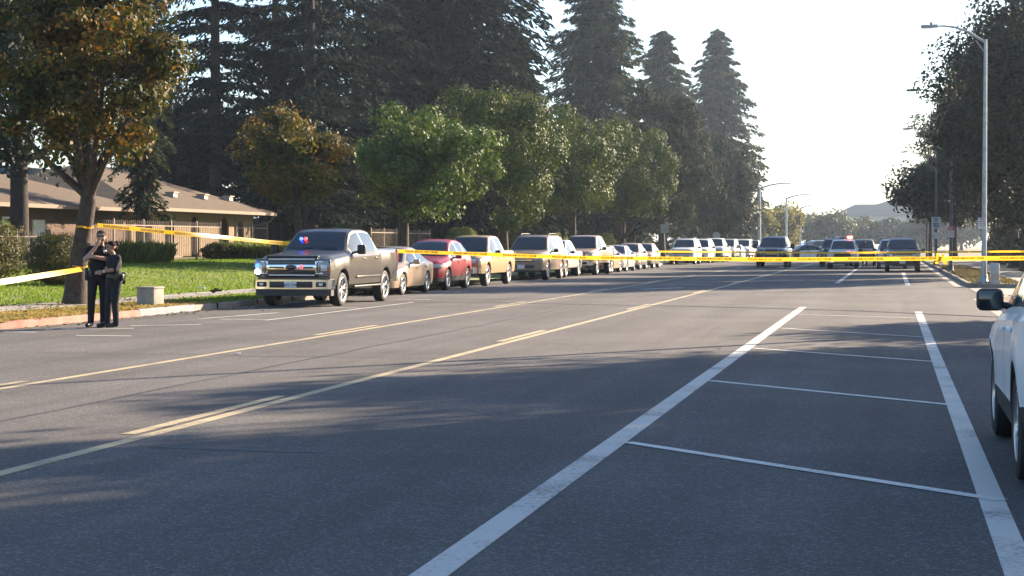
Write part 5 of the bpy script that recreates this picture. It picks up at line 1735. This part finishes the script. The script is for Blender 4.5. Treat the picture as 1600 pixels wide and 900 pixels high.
mid = 'vehicles stopped in the roadway'
bv = put(dict(SUV, black_mirror=True, mirror=(.24, .14, .28), rack=None), 'utility_vehicle', 'tall black utility with push bar and wide mirrors in the centre lane', 'car', None, 113.6, P['black'], mid, cx=-7.58, scale=1.09)
mb = MB()
yb = -SUV['L'] / 2 - .2
for sd in (-.42, .42): mb.tube([(sd, yb + .12, .42), (sd, yb, .5), (sd, yb, .95), (sd, yb + .08, 1.05)], .04, 8)
for zz in (.6, .9): mb.tube([(-.62, yb, zz), (.62, yb, zz)], .035, 8)
mb.build('push_bar', M['galv'], bv)
pv = put(dict(SUV, chrome_grille=False, rack=None), 'police_vehicle', 'white and black police utility with red roof beacon', 'police car', None, 107.6, P['white'], mid, cx=-2.92, scale=.97)
for d_ in [c_ for c_ in pv.children if c_.name.startswith('door')]:
    d_.data.materials[0] = P['black']
def roof_bar(root, sp, s, lit, k=1.0):
    z = prof(sp['top'], s) + .06
    mb = MB(); mb.rbox((0, s - sp['L'] / 2, z + .05), (1.15, .26, .10), .04); bar = mb.build('light_bar', M['gloss_black'], root)
    for x, m_ in lit:
        mb = MB(); mb.rbox((x, s - sp['L'] / 2 - .02, z + .07 * k), (.24 * k, .26, .12 * k), .05, seg=3); mb.build('beacon', M[m_], bar)
roof_bar(pv, SUV, 2.85, ((.40, 'lit_red_bright'), (-.42, 'lens')), 1.35)
for sd, m_ in ((-1, 'lit_amber'), (1, 'lens')):
    mb = MB(); mb.ell((sd * .62, -SUV['L'] / 2 - .10, .50), (.06, .04, .05)); mb.build('fog_lamp', M[m_], pv)
put(SUV, 'utility_vehicle', 'dark utility half hidden behind the white police utility', 'car', None, 117.5, P['navy'], mid, cx=-3.75, scale=1.02)
put(SUV, 'utility_vehicle', 'black utility showing right of the white police utility', 'car', None, 121.0, P['black'], mid, cx=-1.95, scale=1.0)
put(SUV, 'utility_vehicle', 'dark utility with bright roof parked at the right kerb', 'car', None, 96.3, P['black'], mid, cx=.58, scale=1.0)
put(dict(SUV, rack=(2.2, 4.6)), 'utility_vehicle', 'blue grey utility with roof rails behind the dark one at the right kerb', 'car', None, 108.2, P['blue'], mid, cx=.02, scale=.98)
pc = put(SEDAN, 'police_car', 'black and white police sedan standing across the road', 'police car', None, 160, P['black'], mid, rz=R(-58), cx=-8.0)
roof_bar(pc, SEDAN, 2.7, ((-.3, 'lit_blue'), (.3, 'lens')))
for d_ in [c_ for c_ in pc.children if c_.name.startswith('door')]:
    d_.data.materials[0] = P['white']
put(VAN, 'van', 'pale grey van far away beyond the police sedan', 'van', None, 232, P['blue'], mid, cx=-9.8, rz=R(-60), details=False)
put(SEDAN, 'sedan', 'white sedan far away right of the standing officer', 'car', None, 205, P['white'], mid, cx=-1.9, rz=R(160), details=False)
put(CROSS, 'crossover', 'red and white car far away between the stopped vehicles', 'car', None, 185, P['white'], mid, cx=-5.9, rz=R(170), details=False)

near = put(dict(CROSS, black_mirror=True, mirror_x=-.10, mirror=(.20, .13, .17), tails=(4.22, 4.6, (5, 6, 7)), mirror_s=.05), 'crossover', 'white crossover cut off at the right edge with black wheel arches', 'car', None, 0, P['pearl'], 'vehicles parked on the near right', cx=0)
near.location = (1.70, 13.0, .004)
near.rotation_euler = (0, 0, math.pi)

# traffic cone
x, y = ground_at(1181, 404)
c_ = thing('traffic_cone', 'orange traffic cone beside the tall black utility', 'cone', (x, y, .004))
mb = MB(); mb.rbox((0, 0, .02), (.38, .38, .04), .015); mb.build('base', M['trim'], c_)
mb = MB(); mb.lathe([(.001, .04), (.15, .04), (.035, .72), (.025, .74), (.001, .74)], (0, 0, 0), 'Z', 16); mb.build('body', M['cone'], c_, 50)
mb = MB(); mb.lathe([(.098, .36), (.070, .50)], (0, 0, 0), 'Z', 16); mb.build('collar', M['sign_white'], c_, 50)

# ------------------------------------------------------------------ barrier tape
tr = (-18.55, 37.22)
t0 = ray_at_y(152, 352, 37.2)
a1 = ray_at_y(446, 380.5, 45.0); a2 = ray_at_y(610, 392, 46.6); a3 = ray_at_y(900, 402.5, 46.5); a4 = ray_at_y(1200, 405.5, 45.0); a5 = ray_at_y(1469, 404, 43.0)
e1 = ray_at_y(1720, 402.5, 40.0)
ribbon_tape('barrier_tape', 'long yellow police line tape from the near tree across the street', [t0, a1, a2, a3, a4, a5, e1], .10, True, start=.2)
# the knot and tails on the long tape
mb = MB()
k5 = Vector(a5)
for an, ln in ((.9, .13), (2.2, .15), (-.7, .2), (4.0, .16)):
    d_ = Vector((math.cos(an), -.1, math.sin(an)))
    q = k5 + Vector((0, -.03, 0)); n_ = Vector((-d_.z, .15, d_.x)) * .035
    mb.add([q - n_ * .3, q + n_ * .3, q + d_ * ln * .6 + n_ + Vector((0, -.04, 0)), q + d_ * ln * .6 - n_ + Vector((0, -.04, 0)), q + d_ * ln + n_ * .8, q + d_ * ln - n_ * .8], [(0, 1, 2, 3), (3, 2, 4, 5)])
mb.ell(k5 + Vector((0, -.03, 0)), (.05, .03, .06))
tag(mb.build('tape_knot', M['tape'], None, None), 'knotted yellow tape bow near the right sign posts', 'tape knot')
b1 = ray_at_y(126, 420.5, 37.25)
ribbon_tape('barrier_tape', 'yellow tape from the near tree trunk off the left edge, shining white in the sun', [(-20.1, 25.0, .52), (-19.1, 34.0, .66), b1], .13, True, twist=lambda t: -.36)
c0 = ray_at_y(1028, 393, 100.0); c1 = ray_at_y(1300, 395, 92.0); c2 = ray_at_y(1640, 392.5, 84.0)
ribbon_tape('barrier_tape', 'thin pale tape farther down the street', [c0, c1, c2], .09, False)
# loops of tape tied round the near trunk
mb = MB()
for zz, rr, cx_ in ((1.93, .212, -18.53), (1.0, .222, -18.69)):
    cy_ = 37.5 + .02
    n_ = 20
    V = []
    for k in range(n_):
        a_ = 2 * math.pi * k / n_
        for dz in (-.022, .022): V.append((cx_ + rr * math.cos(a_), cy_ + rr * math.sin(a_), zz + dz + .02 * math.sin(3 * a_)))
    mb.add(V, [(2 * k, 2 * k + 1, (2 * k + 3) % (2 * n_), (2 * k + 2) % (2 * n_)) for k in range(n_)])
tag(mb.build('tape_wrap', M['tape'], None, None), 'yellow tape wrapped round the near tree trunk', 'tape wrap')

# ------------------------------------------------------------------ the two officers and a third far away
px_, py_ = ground_at(160, 512)
RZ = R(26)
mats_ = [M['uniform'], M['skin'], M['leather'], M['short_hair']]
def legs(h, hips, knees, ankles, toes, k=1.0):
    pr = []
    for hp, kn, an, to in zip(hips, knees, ankles, toes):
        pr += [('c', hp, .105 * k, kn, .075 * k, 0), ('c', kn, .075 * k, an, .060 * k, 0),
               ('c', (an[0], an[1] + .02, .055), .050 * k, to, .042 * k, 2), ('c', an, .055 * k, (an[0], an[1] + .01, .06), .05 * k, 2)]
    return pr
hd, HP = head_prims((.065, -.03, 1.665), (-.12, -1, -.10), 1)
A = legs(1, [(-.09, 0, .93), (.10, .02, .93)], [(-.12, -.02, .50), (.10, 0, .50)], [(-.135, .02, .10), (.09, .04, .10)], [(-.20, -.17, .045), (.10, -.15, .045)])
A += [('e', (.0, 0, .98), (.185, .135, .13), None, 0, 0), ('e', (.01, 0, 1.13), (.175, .135, .18), None, 0, 0), ('e', (.03, 0, 1.32), (.20, .145, .20), None, 0, 0),
      ('c', (-.13, .01, 1.44), .072, (.19, .01, 1.44), .072, 0), ('c', (.045, .0, 1.46), .062, (.06, -.015, 1.58), .056, 1)]
A += hd
A += [('c', (-.165, 0, 1.425), .068, (-.215, -.13, 1.285), .060, 0), ('c', (-.212, -.14, 1.275), .046, (-.225, -.18, 1.255), .046, 1), ('c', (-.225, -.18, 1.255), .046, (-.035, -.20, 1.485), .031, 1)]
A += hand_prims((-.035, -.20, 1.485), (.42, .12, .9), None, (.5, .85, 0), 1, .95, .7, 1)
A += [('c', (.22, .0, 1.425), .068, (.235, -.12, 1.25), .060, 0), ('c', (.23, -.135, 1.245), .047, (-.06, -.245, 1.30), .032, 1)]
A += hand_prims((-.06, -.245, 1.30), (-1, .05, .08), None, (.1, 1, 0), 1, .95, .6, -1)
po = person('person', 'taller officer in dark uniform with one hand over the mouth', (px_ - .14, py_ + .12, .004), RZ, A, mats_)
def hair_cap(parent, P_, mats__, k=1.0, low=-.02, name='hair'):
    mb = MB()
    V, F = [], []
    n, m = 20, 9
    for i in range(m + 1):
        th = math.pi * .56 * i / m
        for q in range(n):
            ph = 2 * math.pi * q / n
            fr = math.cos(ph)
            t2 = th * (1.0 if fr < .2 else 1.0 - .36 * (fr - .2) / .8)
            V.append(P_(.094 * math.sin(t2) * math.sin(ph), -.008 + .102 * math.sin(t2) * fr, .036 + .094 * math.cos(t2)))
    for i in range(m):
        for q in range(n): F.append((i * n + q, i * n + (q + 1) % n, (i + 1) * n + (q + 1) % n, (i + 1) * n + q))
    mb.add(V, F)
    return mb
hair_cap(po, HP, None).build('hair', M['short_hair'], po, 60)
mb = MB()
for q in (-1, 1): mb.rbox(HP(q * .036, .098, .03), (.055, .012, .038), .012, rz=R(-7 * 1))
mb.box(HP(0, .104, .036), (.03, .008, .008)); mb.tube([HP(-.064, .092, .036), HP(-.092, .0, .036)], .005, 5); mb.tube([HP(.064, .092, .036), HP(.092, .0, .036)], .005, 5)
mb.build('sunglasses', M['gloss_black'], po)
def duty_belt(parent, c, rx, ry, z, pouches):
    mb = MB()
    mb.lathe([(1.0, -.03), (1.05, -.03), (1.05, .03), (1.0, .03)], (0, 0, 0), 'Z', 28, 0, True)
    mb.v = [(c[0] + x * rx, c[1] + y * ry, z + h) for x, y, h in mb.v]
    for a_, w_, h_ in pouches:
        mb.rbox((c[0] + math.cos(a_) * rx * 1.12, c[1] + math.sin(a_) * ry * 1.15, z - h_ * .2), (w_, .06, h_), .015, rz=a_ + math.pi / 2)
    return mb.build('duty_belt', M['leather'], parent)
def face_parts(parent, P_, k=1.0, eyes=True):
    if eyes:
        mb = MB()
        for q in (-1, 1): mb.ell(P_(q * .034, .091, .012), (.013, .009, .009), 0, 10, 6)
        mb.build('eyes', M['hair'], parent, 60)
    mb = MB()
    mb.tube([P_(-.026, .090, -.062), P_(0, .099, -.060), P_(.026, .090, -.062)], [.003, .006, .003], 6)
    mb.build('lips', M['lips'], parent, 60)
    mb = MB()
    for q in (-1, 1): mb.tube([P_(q * .016, .102, .044), P_(q * .034, .103, .048), P_(q * .052, .092, .042)], [.004, .005, .003], 5)
    mb.build('eyebrows', M['hair'], parent, 60)
M['lips'] = mat('lips', (.26, .10, .08), .5)
face_parts(po, HP, eyes=False)
duty_belt(po, (0, 0), .185, .14, 1.03, ((math.pi, .09, .24), (-2.2, .07, .12), (-1.1, .06, .10), (-.4, .08, .16)))
mb = MB()
for sd in (-1, 1): mb.rbox((.045 + sd * .035, -.085, 1.495), (.055, .03, .05), .012, rz=sd * R(25), rx=R(-25))
mb.build('collar', M['uniform'], po)
mb = MB()
for sd in (-1, 1): mb.rbox((.03 + sd * .095, -.132, 1.36), (.085, .02, .095), .012, rx=R(-12))
mb.build('shirt_pocket', M['uniform_paler'], po)
mb = MB(); mb.ell((.125, -.146, 1.40), (.028, .012, .034)); mb.build('badge', M['silver'], po)
mb = MB(); mb.rbox((-.06, -.155, 1.39), (.06, .03, .10), .012); mb.tube([(-.06, -.155, 1.44), (-.05, -.13, 1.50)], .006, 5); mb.build('radio_mic', M['leather'], po)
mb = MB(); mb.ell((-.232, -.05, 1.365), (.012, .036, .045)); mb.build('sleeve_patch', M['patch'], po)

f = Vector((-.85, -.5, -.12))
hd, HB = head_prims((-.06, -.03, 1.475), f, 1, .93)
toe = Vector((-.17, -.10, 0))
B = legs(1, [(-.045, .05, .84), (.035, -.06, .84)], [(-.12, .05, .45), (.0, -.06, .45)], [(-.13, .07, .09), (.02, -.05, .09)], [(-.30, -.03, .042), (-.15, -.15, .042)], .92)
B += [('e', (-.005, 0, .88), (.155, .16, .13), None, 0, 0), ('e', (-.015, 0, 1.02), (.135, .145, .16), None, 0, 0), ('e', (-.015, 0, 1.19), (.145, .165, .165), None, 0, 0),
      ('c', (.055, -.115, 1.285), .062, (-.075, .115, 1.285), .062, 0), ('c', (-.02, 0, 1.29), .052, (-.045, -.02, 1.39), .047, 1)]
B += hd
B += [('c', (.06, -.14, 1.275), .060, (-.005, -.215, 1.075), .050, 0), ('c', (-.02, -.22, 1.07), .040, (-.225, -.235, 1.035), .027, 1)]
B += hand_prims((-.225, -.235, 1.035), (-1, .02, -.18), None, (-.1, .9, -.3), 1, .88, .6, 1)
B += [('c', (-.085, .13, 1.275), .060, (-.08, .33, 1.13), .050, 0), ('c', (-.08, .33, 1.13), .042, (-.28, .42, 1.12), .03, 1)]
B += hand_prims((-.28, .42, 1.12), (-1, -.05, .05), None, (0, -1, 0), 1, .88, .6, -1)
ox = Vector((.30, -.24, 0)); ox.rotate(Quaternion((0, 0, 1), RZ))
pb = person('person', 'shorter officer with hair in a bun leaning on the taller one', (px_ - .14 + ox.x, py_ + .12 + ox.y, .004), RZ, B, [M['uniform_paler'], M['skin_dark'], M['leather'], M['hair']])
mb = hair_cap(pb, HB, None)
mb.ell(HB(0, -.125, .055), (.058, .058, .055))
mb.ell(HB(0, -.07, -.01), (.07, .05, .075))
mb.build('hair', M['hair'], pb, 60)
face_parts(pb, HB)
duty_belt(pb, (-.005, 0), .15, .16, .95, ((.3, .08, .22), (-.6, .07, .12), (-1.5, .06, .12), (.9, .07, .14)))
mb = MB(); mb.ell((.035, -.205, 1.195), (.034, .014, .040)); mb.build('sleeve_patch', M['patch'], pb)
mb = MB(); mb.lathe([(.034, -.012), (.037, 0), (.034, .012)], (-.195, -.233, 1.04), 'X', 14); mb.build('wristwatch', M['silver'], pb)

px2, py2 = ray_at_y(1351, 400, 122.0)[0], 122.0
hd, HC = head_prims((0, 0, 1.66), (0, -1, 0), 1)
C_ = legs(1, [(-.09, 0, .93), (.09, 0, .93)], [(-.11, -.02, .50), (.11, 0, .50)], [(-.12, .02, .10), (.12, .02, .10)], [(-.15, -.17, .045), (.15, -.17, .045)])
C_ += [('e', (0, 0, 1.0), (.18, .13, .15), None, 0, 0), ('e', (0, 0, 1.28), (.20, .14, .24), None, 0, 0), ('c', (-.16, 0, 1.44), .07, (.16, 0, 1.44), .07, 0), ('c', (0, 0, 1.46), .06, (0, 0, 1.58), .055, 1)] + hd
C_ += [('c', (-.2, 0, 1.42), .065, (-.30, -.02, 1.17), .055, 0), ('c', (-.30, -.02, 1.17), .045, (-.22, -.16, 1.0), .032, 1), ('c', (.2, 0, 1.42), .065, (.30, -.02, 1.17), .055, 0), ('c', (.30, -.02, 1.17), .045, (.20, -.16, 1.02), .032, 1)]
C_ += hand_prims((-.22, -.16, 1.0), (.4, -.2, -1), None, (1, 0, 0), 1, 1, .6, 1) + hand_prims((.20, -.16, 1.02), (-.4, -.2, -1), None, (-1, 0, 0), 1, 1, .6, -1)
pd_ = person('person', 'far officer in dark clothes standing right of the white police utility', (px2, py2, .004), 0, C_, mats_, .02)
hair_cap(pd_, HC, None).build('hair', M['hair'], pd_, 60)

# ------------------------------------------------------------------ hazy evening air
m, nt, N, L_, P_ = new_mat('haze')
nt.nodes.remove(P_)
vol = N.new('ShaderNodeVolumePrincipled')
vol.inputs['Color'].default_value = (.66, .80, 1.0, 1)
vol.inputs['Density'].default_value = HAZE
vol.inputs['Anisotropy'].default_value = .68
L_.new(vol.outputs[0], N['Material Output'].inputs['Volume'])
mb = MB(); mb.box((0, 1050, 19.0), (5200, 3100, 40.2))
tag(mb.build('haze', m, None, None), kind='stuff')
